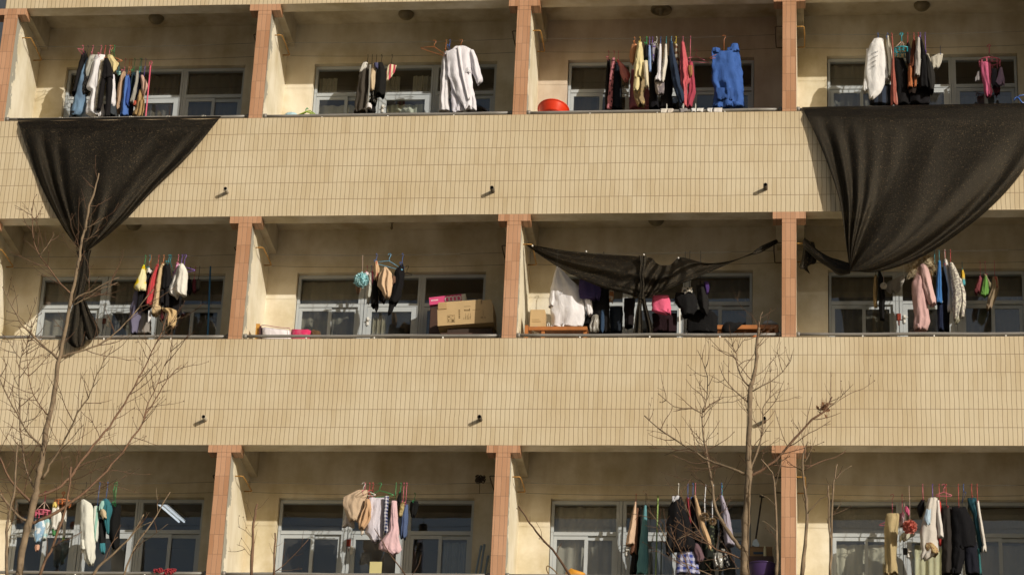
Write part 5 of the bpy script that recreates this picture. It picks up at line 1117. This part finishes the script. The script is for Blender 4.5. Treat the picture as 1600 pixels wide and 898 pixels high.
mb = MB(); mb.bbox(a.x-.02, b.x+.02, .5, .98, zf+.0, a.z-.003, .01); tag(mb.build('cabinet', WOODD), 'low dark cabinet under the brown carton', 'cabinet')
p = C.p(1382, 790, .30); 
basin(C, 2, p.x, .36, p.z-.17, .205, .17, '46335f', 'purple plastic basin in the corner by the pillar')
mb = MB(); mb.bbox(p.x-.2, p.x+.22, .25, .47, zf, p.z-.172, .01); tag(mb.build('stool', WOODD), 'dark stool under the purple basin', 'stool')
a = C.p(1413, 718, .56); mb = MB(); mb.lathe((a.x, .56, a.z-.002), [(.001,0),(.018,.0),(.02,.01),(.018,.11),(.012,.125),(.012,.15),(.001,.152)], 12); tag(mb.build('bottle', simple('cream_plastic', 'd8ccA0', .4), smooth=True), 'slim cream bottle in front of the brown carton', 'bottle')
# yellow crate and wire hoop by the left window
slab(CL(840, 840, 13.33, 2, -1), [(560,900),(575,660),(620,630),(680,590),(760,630),(880,660),(980,690),(1000,900)], .30, .12, simple('yellow_film', 'd8962c', .5, 0, .25, 12, .5, 20), 'bag', 'yellow orange bag behind the bottom rail left of the door', 'bag')
C2 = CL(840, 840, 13.33, 2, -1); mb = MB(); mb.tube(curve([C2.p(260,790,.3), C2.p(200,690,.3), C2.p(185,610,.3), C2.p(220,580,.3), C2.p(300,630,.3), C2.p(390,720,.3), C2.p(450,800,.3)], 24), .008, 6); tag(mb.build('wire_hoop', simple('brown_cane', '7c6440', .7), smooth=True), 'bent brown cane hoop left of the yellow bag', 'hoop')
slab(CL(840, 840, 13.33, 2, -1), [(0,760),(60,738),(200,748),(300,765),(330,900),(0,900)], .30, .12, CARD, 'carton', 'flattened tan carton at the bottom left corner by the hoop', 'box')

C = CL(1370, 755, 6.28, 3, -1)
G(C, 'trousers', 'wide beige trousers leftmost of the red pompom balcony', 'trousers', [(296,100,216),(340,90,216),(450,76,206),(600,80,192),(720,82,186),(782,92,190),(892,82,206)], 'b39c66', 1, -.25, T=.08, fold=.022, hang='pink', frontal=True)
G(C, 'blouse', 'thin pale pink strap top beside the beige trousers', 'top', [(290,225,276),(350,222,276),(420,228,262)], cloth('c09aa0', 'blotch', '7c5058'), 1, .0, T=.04, hang='pink')
puff(C, 'rose_pompom', 'coral red ruffled pompom above a white cloth', 'pompom', 325, 425, 52, 'dc7460', .42)
G(C, 'cloth', 'small white cloth tied under the coral pompom', 'cloth', [(478,262,330),(500,240,384),(530,228,330),(560,225,270)], 'cfc8ac', 1, .0, T=.04, frontal=True)
G(C, 'cloth', 'pink clothes clips with a scrap of cloth', 'clip', [(225,278,300),(270,276,322),(318,306,322)], 'd04878', 1, -.02, T=.025)
G(C, 'camisole', 'small black camisole left of the white floral shirt', 'camisole', [(158,436,468),(210,405,468),(260,394,460),(336,415,440)], '141214', 0, .05, T=.05, hang='pink')
G(C, 'cloth', 'pale blue satin cloth over the white floral shirt', 'cloth', [(246,490,532),(310,470,528),(350,455,526),(404,495,522)], 'a9c4d8', 0, -.12, T=.04)
G(C, 'sweater', 'red sweater sliver behind the white floral shirt', 'sweater', [(180,598,628),(400,598,640),(540,598,642),(612,614,640)], 'd0281e', 0, .04, T=.07, hang='red')
G(C, 'shirt', 'white long shirt with floral hem and thin sleeve', 'shirt', [(143,508,592),(200,490,596),(300,470,582),(420,440,582),(500,430,590),(600,432,592),(660,450,606),(700,430,560),(745,432,475)], 'c9c0b4', 0, -.06, T=.08, fold=.02, hang='purple', parts=[('sleeve', [(165,588,612),(280,590,622),(400,598,642),(532,606,656)], 'd6cec6', {'T': .05, 'dy': -.02}), ('hem', [(580,480,545),(640,460,600),(700,520,600)], cloth('b89a5c', 'floral', '6c2c2c', scale=2), {'T': .085, 'dy': -.01})])
G(C, 'trousers', 'dark brown grey trousers between shirt and black trousers', 'trousers', [(232,636,732),(400,636,738),(560,640,742),(720,640,746),(892,640,750)], '322c28', 0, .02, T=.08, hang='red')
G(C, 'trousers', 'black trousers with two long legs at the right', 'trousers', [(230,742,870),(300,738,900),(400,742,950),(500,750,962),(640,760,975)], '131216', 0, -.04, T=.07, hang='red', parts=[('trouser_leg', [(600,756,860),(700,750,862),(820,740,840),(892,736,822)], None, {'T': .06, 'dy': 0}), ('trouser_leg', [(600,850,976),(700,862,985),(820,868,996),(892,876,1004)], '191a26', {'T': .06, 'dy': 0})])
G(C, 'sweater', 'teal sweater behind the right end of black trousers', 'sweater', [(143,890,972),(220,900,985),(300,940,1002),(420,960,1016),(560,985,1040),(660,1005,1052)], '174f5c', 0, .06, T=.08, hang='red', parts=[('lining', [(640,985,1010),(760,998,1020),(892,1000,1030)], '1f6a6c', {'T': .05})])
G(C, 'shirt', 'white sleeve strip at the right of the teal sweater', 'shirt', [(172,974,1002),(300,990,1020),(420,1005,1042),(540,1025,1062),(620,1045,1074),(668,1030,1072)], 'd9d0c2', 0, .0, T=.07, hang='red')
mb = MB(); p = C.p(280, 665, .86); mb.bbox(p.x-.03, p.x+.03, p.y-.012, p.y+.012, p.z-.045, p.z+.045, .006); o = tag(mb.build('pouch', simple('black_plastic', '17120f', .5)), 'small black pouch on a cord below the coral pompom', 'pouch')
m2 = MB(); m2.tube([p, (p.x, YB, wire_z(3, -1, p.x, 1))], .003, 5); m2.tube([p, p+Vector((.01,0,-.35))], .003, 5); m2.build('cord', simple('pale_cord', 'b99f90', .7), o)
loose_hanger(C, 'pink', 655, 0, 'bare pink hanger over the dark brown trousers', frontal=True, spread=.1)
loose_hanger(C, 'blue', 850, 0, 'bare blue hanger over the black trousers', frontal=False)
# ================= black shade nets
def net_fan(label, top, pivot, devL, devR, Yb, seed, bundle=.2, tail=None, ns=90, nt=60, billow=.12, name='shade_net', yend=None):
    """cloth tied along the rail and drawn together at one point"""
    rnd = random.Random(seed); mb = MB(); P = []
    dl, dr_ = curve([Vector((x, y, 0)) for x, y in devL], nt), curve([Vector((x, y, 0)) for x, y in devR], nt)
    ph = [rnd.uniform(0, 6.28) for _ in range(8)]
    for i in range(nt):
        t = i/(nt-1); row = []
        for j in range(ns):
            s = j/(ns-1)
            tp = Vector(top[0]).lerp(Vector(top[1]), s)
            # sag between ties
            base = tp*(1-t) + Vector(pivot)*t
            a = (Vector(top[0])*(1-t) + Vector(pivot)*t); b = (Vector(top[1])*(1-t) + Vector(pivot)*t)
            offL = dl[i].xy - a; offR = dr_[i].xy - b
            wL = (1-s)**1.5; wR = s**1.3
            q = base + offL*wL + offR*wR
            sg = 2.0*abs(math.sin(s*PI*4.5+ph[0]))*(math.exp(-t*16)) if t > 0 else 0
            amp = (.018 + .095*t*(1-t*.5))*min(1, t/.22)**1.3
            sw = s + .07*noise.noise(Vector((s*3.1+seed, t*1.7, .3))) + .025*noise.noise(Vector((s*9, t*3.2, seed))); s_, s = s, sw
            f = .35*math.sin(s*9+ph[1]+1.2*t) + .12*math.sin(s*23+ph[2]+1.6*t*s)
            f = f + .45*(1-abs(math.sin(s*4.6+ph[6]+t*.5))*2) + 1.9*noise.noise(Vector((s*4.2+seed, t*.8, 2.0))) + .8*noise.noise(Vector((s*9.5, t*1.3, seed*.5))); s = s_
            eb = math.exp(-(s/bundle)**2)
            f += eb*1.1*math.sin(s*70+ph[4]+t*1.5) + math.exp(-((1-s)/.10)**2)*.9*math.sin(s*60+ph[5])
            Y = lerp(Yb, Yb if yend is None else yend, t) - billow*math.sin(min(1, t*1.05)*PI*.9)*(.35+.65*math.sin(s*PI)) + amp*f
            if t == 0: Y = .082
            elif t < .05: Y = -.026
            else: Y = min(Y, -.028)
            row.append(at(q.x, q.y + sg, Y))
        P.append(row)
    mb.grid(P)
    o = mb.build(name, NET, smooth=True); tag(o, label, 'shade net')
    return o
def ribbon(owner, name, rows, Y0, Y1, seed, nf=5, T=.05, mat=None):
    """gathered tail of a net: rows of (xl, xr, y)"""
    mb = MB(); P = []; rnd = random.Random(seed); ph = [rnd.uniform(0, 6) for _ in range(4)]; n = len(rows)
    A = curve([Vector((a, y1, 0)) for (a, y1, b, y2) in rows], 40); B = curve([Vector((b, y2, 0)) for (a, y1, b, y2) in rows], 40)
    for i in range(40):
        t = i/39; row = []
        for j in range(36):
            th = 2*PI*j/35; u = .5-.5*math.cos(th); q = A[i].lerp(B[i], u); w_ = (A[i]-B[i]).length/120
            Y = lerp(Y0, Y1, t) - math.sin(th)*min(T, w_*.6) + .3*min(T, w_*.5)*math.sin(u*PI*nf+ph[0]+t*2) + .2*min(T, w_*.5)*math.sin(u*PI*nf*2.3+ph[1])
            row.append(at(q.x, q.y, Y))
        P.append(row)
    mb.grid(P); return mb.build(name, NET, owner, True)
nl = net_fan('black shade net on the left rail drawn to a point and knotted', ((27,185),(346,181.5)), (131,396), [(27,185),(44,240),(66,295),(92,345),(112,375),(131,396)], [(346,181.5),(300,238),(245,292),(198,342),(160,375),(131,396)], -.06, 4, .16, billow=.09, yend=-.10)
ribbon(nl, 'knotted_tail', [(119,392,143,390),(124,410,139,408),(122,430,139,428),(119,455,133,452),(114,475,133,470),(109,492,137,485),(106,512,134,510),(104,530,134,530),(113,541,131,539),(122,544,124,543)], -.10, -.10, 5, 5, .07)
ribbon(nl, 'tail_fold', [(121,466,134,470),(124,488,142,488),(127,506,150,503),(131,520,156,517),(139,531,152,525)], -.15, -.13, 15, 4, .05)
nr = net_fan('largest black shade net sagging from the top right rail', ((1253,167.5),(1652,160)), (1328,424), [(1253,167.5),(1276,215),(1295,262),(1312,315),(1320,370),(1328,424)], [(1652,160),(1612,245),(1572,300),(1515,352),(1440,402),(1375,424),(1328,424)], -.06, 11, .22, billow=.12, yend=-.06)
ribbon(nr, 'twisted_tail', [(1331,412,1328,428),(1312,406,1310,430),(1296,401,1296,419),(1282,393,1280,409),(1270,384,1268,399),(1260,375,1256,387),(1258,370,1254,377)], -.06, .33, 6, 3, .04)
ribbon(nr, 'loose_end', [(1257,376,1272,378),(1255,388,1275,392),(1253,402,1275,410),(1249,418,1266,414),(1256,421,1262,418),(1264,427,1266,428)], .32, .30, 7, 3, .04)
ribbon(nr, 'knot', [(1257,374,1259,378),(1260,374,1263,384),(1266,378,1266,392),(1272,388,1271,393)], .33, .33, 8, 3, .05)
# net strung across the middle balcony
mb = MB(); P = []
tops = curve([Vector((x, y, 0)) for x, y in ((822,381),(850,386),(880,391),(920,395),(960,398),(990,400),(1005,402),(1018,403),(1026,411),(1036,415),(1048,413),(1058,404),(1066,402),(1080,405),(1100,411),(1125,411),(1150,405),(1175,395),(1195,386),(1214,378))], 140)
bots = curve([Vector((x, y, 0)) for x, y in ((822,383),(850,403),(880,422),(910,437),(940,450),(970,459),(1003,467),(1035,462),(1070,447),(1100,431),(1130,416),(1160,403),(1180,396),(1195,389),(1214,381))], 140)
for i in range(140):
    s = i/139; row = []; x0 = 822+s*392
    wg = math.exp(-((x0-1003)/45)**2)
    for j in range(40):
        t = j/39; q = tops[i].lerp(bots[i], t)
        # drawn in towards the knot near the middle
        q.x = lerp(q.x, 1003+(q.x-1003)*(1-.55*t*t), wg)
        Y = lerp(.34, .34, s) - .07*math.sin(s*PI) - .07*math.sin(t*PI)*math.sin(s*PI) + .022*math.sin(t*9+s*3) * (.3+math.sin(s*PI)) + .012*math.sin(t*17+s*9) + .035*wg*math.sin(x0*.27+t*2) + .03*noise.noise(Vector((x0*.03, t*3, 1)))*math.sin(s*PI) + math.exp(-((1-t)/.16)**2)*.014*math.sin(t*50+s*6)
        row.append(at(q.x, q.y, Y))
    P.append(row)
mb.grid(P); nc = tag(mb.build('shade_net', NETT, smooth=True), 'black shade net strung like a hammock across the middle balcony', 'shade net')
ribbon(nc, 'hanging_tail', [(998,458,1006,462),(996,474,1003,474),(993,490,1003,490),(991,505,1004,505),(989,522,1004,522)], .20, .22, 9, 4, .04)
ribbon(nc, 'hanging_tail', [(1001,460,1008,462),(1003,474,1010,474),(1006,490,1014,490),(1009,505,1018,505),(1011,522,1021,522)], .21, .23, 10, 4, .04)
mb = MB(); 
for (x, y) in ((832,384),(916,393),(1006,398),(1060,403)): p = at(x, y, .26); mb.lathe(p, [(.001,-.012),(.010,-.006),(.012,.004),(.006,.012),(.001,.013)], 8)
mb.build('tie_button', WHITEP, nc)
ribbon(nc, 'tied_end', [(1178,392,1176,398),(1190,384,1190,394),(1203,378,1203,387),(1213,374,1212,381),(1216,378,1215,379)], .28, .34, 12, 3, .03)
ribbon(nc, 'gather', [(998,399,1011,401),(1000,412,1009,413),(999,428,1006,429),(1001,445,1007,446),(999,466,1006,467)], .175, .17, 10, 3, .02)
# wire holding the nets to the rails is twisted round every metre
for (k, n, xs, lb) in ((0, 1, (35, 95, 150, 205, 262, 318), 'white cord twisted round the rail above the left net'), (3, 1, (1262, 1345, 1455, 1550), 'white cord twisted round the rail above the largest net')):
    mb = MB()
    for x in xs:
        p = at(x, 186 if k == 0 else 168.5, .1); z = n*0+H+1.5+.078; mb.tube([(p.x-.03+.006*i, .10+.026*math.cos(i*1.7), z+.026*math.sin(i*1.7)) for i in range(11)], .005, 5)
    tag(mb.build('cord', simple('white_cord', 'cfc8b8', .7), smooth=True), lb, 'cord')

# ================= bare trees in front of the block
BARK = simple('pale_bark', '87735a', .85, 0, .45, 9, .7, 30); TWIG = simple('twig_bark', '5f442e', .8, 0, .35, 12); REDB = simple('reddish_bark', '785a42', .8, 0, .4, 12, .5, 30)
def px_m(y): return 1/ (117*32.85/ (32.85))
def limb(mb, pts, Yt, r0, r1, slope, seed, n=None, bumps=True):
    rnd = random.Random(seed); pts2 = []; L = 0
    P = []
    for i, (x, y) in enumerate(pts):
        if i: L += math.hypot(x-pts[i-1][0], y-pts[i-1][1])/145
        P.append(at(x, y, Yt + slope*L))
    m = max(6, int(L/.07)) if n is None else n
    Q = curve(P, m)
    for q in Q[1:-1]: q += Vector((rnd.gauss(0, .003), rnd.gauss(0, .008), rnd.gauss(0, .003)))
    rs = []
    for i in range(m):
        t = i/(m-1); r = lerp(r0, r1, t**.9)
        if bumps: r *= 1 + (.22 if rnd.random() < .18 else 0) + rnd.uniform(-.05, .05)
        rs.append(r)
    mb.tube(Q, rs, 8 if r0 > .012 else 6); return Q, rs
def twigs(mb, Q, rnd, dens, lo, hi, r, f0=.2, depth=0):
    L = sum((Q[i+1]-Q[i]).length for i in range(len(Q)-1)); n = int(L*dens); side = 1
    for k in range(n):
        t = f0 + (1-f0)*(k+rnd.random())/max(1, n); i = min(len(Q)-2, int(t*(len(Q)-1))); p = Q[i]; d = (Q[i+1]-Q[i]).normalized()
        side = -side if rnd.random() < .8 else side
        ax = Vector((rnd.gauss(0, .5), 1, rnd.gauss(0, .3))).normalized()
        e = Matrix.Rotation(side*R(rnd.uniform(32, 68)), 3, ax) @ d; e = (e + Vector((0, rnd.gauss(0, .3), .12))).normalized()
        ln = rnd.uniform(lo, hi)*(1-.55*t); m = 6; pts = [p]; cdir = e
        for s in range(m):
            cdir = (cdir + Vector((rnd.gauss(0, .12), rnd.gauss(0, .12), rnd.gauss(.05, .10)))).normalized(); pts.append(pts[-1] + cdir*ln/m)
        rr = r*(.7+.5*rnd.random())
        mb.tube(pts, [lerp(rr, rr*.45, s/m) for s in range(m+1)], 4)
        if rnd.random() < .25: mb.lathe(pts[-1], [(.001,-.008),(.006,0),(.001,.010)], 5)
        if depth < 1 and ln > .22: twigs(mb, pts, rnd, 5.0, ln*.25, ln*.5, rr*.7, .25, depth+1)
LS = .78
def tree(label, trunk, limbs, Yt, r0, r1, seed, dens=5.5, lo=.2, hi=.75, tw=.0047, bark=None, ground=True, cat='tree', tdens=None, name='bare_tree'):
    rnd = random.Random(seed); bark = bark or BARK
    p0 = at(trunk[0][0], trunk[0][1], Yt)
    base = Vector((p0.x + (p0.x-at(*trunk[1], Yt).x)*.8*0 - .1, Yt, GZ))
    o = empty(name, base); tag(o, label, cat)
    mb = MB(); Q, rs = limb(mb, trunk, Yt, r0, r1, 0, seed)
    h = p0.z-GZ; d0 = (Q[0]-Q[1]).normalized()
    low = [Q[0], Q[0]+d0*h*.12, Vector((lerp(Q[0].x+d0.x*h*.12, base.x, .5), Yt, lerp(GZ, p0.z, .45))), Vector((base.x, Yt, GZ+.5)), Vector((base.x, Yt, GZ-.15))]
    LQ = curve(low, 24); mb.tube(LQ, [lerp(r0, r0*2.1, i/23) for i in range(23)]+[r0*2.8], 10)
    mb.build('trunk', bark, o, True)
    tb = MB(); twigs(tb, Q, rnd, tdens if tdens is not None else dens*.7, lo, hi, tw, .25)
    for i, (pts, ra, rb) in enumerate(limbs):
        m2 = MB(); LQ, _ = limb(m2, pts, Yt, ra*LS, rb*.9, rnd.uniform(-.45, .45), seed*7+i); m2.build('limb', REDB if rnd.random() < .3 and bark is BARK else bark, o, True)
        twigs(tb, LQ, rnd, dens, lo, hi, tw, .18)
    tb.build('crown', TWIG, o)
    return o
PXM = 1/145
tree('tall bare tree at the left with many rising limbs',
 [(29.6,897),(35,857),(45.7,814),(55,773.6),(58,754),(64.5,725),(68.5,697),(78,649),(86,606),(92.7,563),(103.5,508),(110,470.5),(121,417),(125,401),(129,369),(134,355),(138,329),(147,299),(154.5,271)],
 [([(92,562),(80.6,551),(44,517.6),(27,495),(4,448)], .018, .006), ([(110,458),(91,438),(62,399),(54,379),(51,341.5),(49,325)], .014, .004), ([(62,399),(76,380),(85,366)], .007, .003),
  ([(93,560),(120,549),(150.5,540),(175,524),(199,503),(228.5,465),(241,452)], .016, .005), ([(113,472),(130,460),(146.5,454),(168,441),(187,433)], .010, .004), ([(116,476),(140,463),(160,450),(184,441)], .008, .003),
  ([(66,748),(80,722),(97,695),(121,646),(140,617),(153,582),(176,541.5)], .020, .004), ([(48,816.6),(66,810),(88.7,800.5),(126,773.6),(150.5,752),(175,725),(199,695.6),(223,661),(228.5,646),(250,611),(261,592.6),(283.6,570)], .024, .004),
  ([(223,661),(232,630),(246,600),(262,560),(276,535)], .009, .003),
  ([(55,776),(75,769),(97.5,757.5),(115.6,736),(121,727),(150.5,689),(175,660),(200,622),(220.4,584.5),(236.5,552),(252.7,518),(262,489)], .024, .005), ([(252.7,519),(268,505),(282,494)], .006, .003),
  ([(55,768),(49.7,755),(40,729.7),(33.6,692),(31,649),(30,600),(32,560),(43,536),(50,500)], .015, .004), ([(32,560),(20,545),(13,533),(2,520)], .006, .003),
  ([(64.5,697),(52,684),(40,670.5),(29.6,651.7),(16,627.5),(0,592),(-8,570)], .014, .006), ([(76,649),(62,633),(48,603),(41.7,552),(44,520)], .009, .003),
  ([(48,784),(35,771),(16,749),(0,716),(-10,690)], .020, .010), ([(42,813),(32,808),(21.5,798),(0,772),(-12,755)], .018, .010),
  ([(129,380),(140,372),(152,361),(163,352)], .007, .003), ([(134,356),(148,350),(162,340)], .006, .002), ([(126,400),(118,385),(109,375)], .005, .002)],
 -6.0, .040, .008, 21, dens=11.5, lo=.16, hi=.85, tdens=5.0)
tree('reddish pruned sapling stem rising beside the left tree', [(62,899),(70,875),(80.6,857),(99.5,803),(107.5,765.5),(110.8,729)], [([(80,857),(95,845),(110,840),(128,830)], .008, .004), ([(99,803),(90,790),(84,776)], .005, .002)], -6.4, .016, .010, 31, dens=3, lo=.15, hi=.5, bark=REDB)
tree('slim bare sapling at the very left edge', [(10.7,899),(12,819),(21.5,771),(25.5,712),(27,690)], [([(12,830),(20,812),(26,792)], .006, .003), ([(16,800),(6,780),(2,765)], .006, .003)], -6.6, .018, .006, 33, dens=4, lo=.2, hi=.6)
tree('leaning bare branch tree below the tube lamp', [(145,899),(158,882),(172,870),(204,838),(224.5,803)], [([(160,880),(172,852),(184,838)], .006, .003), ([(204,838),(220,822),(236,815)], .006, .003)], -5.6, .017, .007, 35, dens=4, lo=.15, hi=.5)
tree('thin forked twig tree in front of the red scarf', [(193.5,899),(200,878),(212,854),(236.5,816.6),(252,790),(266,768)], [([(246,800),(246,782),(244,762)], .006, .003), ([(212,854),(240,835),(262,818)], .005, .002)], -5.8, .012, .005, 36, dens=4, lo=.12, hi=.4)
rt = tree('tall bare tree right of centre with a clump of dead leaves',
 [(1164,899),(1164,846),(1167,792),(1170,738.6),(1169.5,708),(1171,654),(1172,608.7),(1177.6,590),(1181.6,560),(1183,533),(1186,512)],
 [([(1172,604.7),(1157,587),(1150.7,568),(1150,549.6),(1133,529)], .013, .004), ([(1150,549.6),(1157,538),(1165.5,526)], .007, .003), ([(1150.7,561),(1135,550),(1120,545.5)], .006, .003),
  ([(1176,611),(1208.5,592.6),(1227,576.5),(1238,552)], .009, .003), ([(1168,627.5),(1146.7,608.7),(1133,592.6),(1124,571)], .010, .003),
  ([(1158,856),(1145.6,841),(1129.5,816.6),(1117,792),(1113,760),(1106.6,725),(1102.6,698),(1099.6,686.7),(1098,646),(1103.7,622),(1105,587),(1090,547)], .026, .004),
  ([(1163,740),(1130.5,727),(1106,719),(1071,697),(1034,673),(1007,649)], .019, .005), ([(1168,745.8),(1188,735),(1208.5,721.6),(1235.4,692),(1262,662.5),(1289,641),(1300,619.5)], .021, .008),
  ([(1166,745),(1184,703),(1192,670.5),(1193.7,633),(1219,606)], .016, .004), ([(1098,646),(1082,638),(1052.6,635.6),(1028,614)], .010, .003), ([(1098,644),(1111.7,630),(1130.5,621)], .009, .004),
  ([(1158.7,873),(1140,864),(1120,858),(1100,842),(1088,824),(1075,800),(1066,778),(1063,764)], .010, .004), ([(1080,899),(1068.7,869.6),(1056,845.8),(1048,823.5)], .008, .004),
  ([(1112,898),(1085,885),(1060,874),(1040,841),(1027,815.5),(1011,796)], .007, .003), ([(1164,886),(1140,889),(1112,890),(1085,889)], .007, .003), ([(1289,641),(1308,628),(1320,610)], .005, .002), ([(1056,845),(1075,835),(1094,828)], .006, .003),
  ([(1186,512),(1187,500),(1192,487)], .006, .003), ([(1184,530),(1186,515),(1185,500)], .005, .003)],
 -6.0, .043, .012, 44, dens=12.0, lo=.16, hi=.75, tdens=5.0)
mb = MB(); rnd = random.Random(9)
for i in range(46):
    p = at(1289+rnd.gauss(0, 5), 637+rnd.gauss(0, 5), -6.0+rnd.gauss(0, .04)); a = Vector((rnd.gauss(0,1), rnd.gauss(0,1), rnd.gauss(0,1))).normalized()*.035; b = a.orthogonal().normalized()*.016
    mb.add([p-a, p+b+Vector((0,.008,0)), p+a, p-b], [(0,1,2),(0,2,3)])
mb.build('dead_leaves', simple('dead_leaf', '7a5230', .8, 0, .5, 30), rt)
tree('slender twiggy tree left of the right pillar', [(1213,899),(1214,860),(1213,819),(1210,752),(1204,735),(1189,717)], [([(1211,760),(1216,740),(1222,716)], .006, .003), ([(1213,830),(1200,818),(1190,812)], .005, .002), ([(1213,790),(1200,778),(1186,770)], .005, .002)], -6.3, .016, .006, 51, dens=4, lo=.15, hi=.5)
tree('slender bare tree right of the right pillar', [(1253,899),(1258,850),(1261,806),(1259,775),(1256,752),(1254.7,712),(1262,690)], [([(1261,803),(1272,790),(1285.6,777),(1300,770)], .008, .004), ([(1256,735),(1280,722),(1304,714),(1321,705)], .007, .003), ([(1256,724),(1266,704),(1275,682)], .007, .003)], -6.2, .020, .006, 52, dens=4, lo=.15, hi=.55)
tree('double stemmed thin tree beside the white window frame', [(1297,899),(1299,851.5),(1300,800),(1301.7,765.5),(1304,749),(1308,725)], [([(1304,749),(1316.5,736),(1331,727)], .007, .003), ([(1298,850),(1296,825),(1295,790),(1294,758)], .012, .009), ([(1302,800),(1312,790),(1320,775)], .005, .002)], -6.1, .014, .006, 53, dens=4, lo=.12, hi=.45)
tree('stubby pruned sapling left of the green hangers', [(393,899),(394.5,860),(396,819),(402,787)], [([(395,840),(382,828),(372,822)], .004, .002), ([(394,870),(380,855),(370,850)], .004, .002)], -6.0, .017, .011, 61, dens=11, lo=.12, hi=.5, tw=.003, bark=REDB)
tree('thin pruned shoot beside the stubby sapling', [(428,899),(429,860),(429.7,832)], [([(430,892),(440,884),(460,866),(482,842)], .007, .003)], -6.1, .012, .008, 62, dens=12, lo=.12, hi=.45, tw=.003, bark=REDB)
tree('dark bare branch slanting up left across the bottom balcony', [(893,902),(868.7,865),(847,841),(831,822),(823,808.5),(809.6,790)], [([(868,865),(874,855),(877,847)], .005, .003), ([(847,841),(845,828),(838,815)], .004, .002)], -5.8, .013, .006, 63, dens=5, lo=.1, hi=.35, tw=.003, bark=TWIG)
tree('thin twigs rising in front of the pink towel balcony', [(640,904),(622,882),(600,850),(585,825)], [([(622,882),(610,866),(606,848)], .004, .002), ([(640,902),(652,885),(658,866)], .005, .002)], -5.9, .008, .004, 64, dens=3, lo=.1, hi=.3, tw=.003, bark=TWIG)

for o in list(bpy.data.objects):
    for q in ('_o', '_k'):
        if q in o: del o[q]
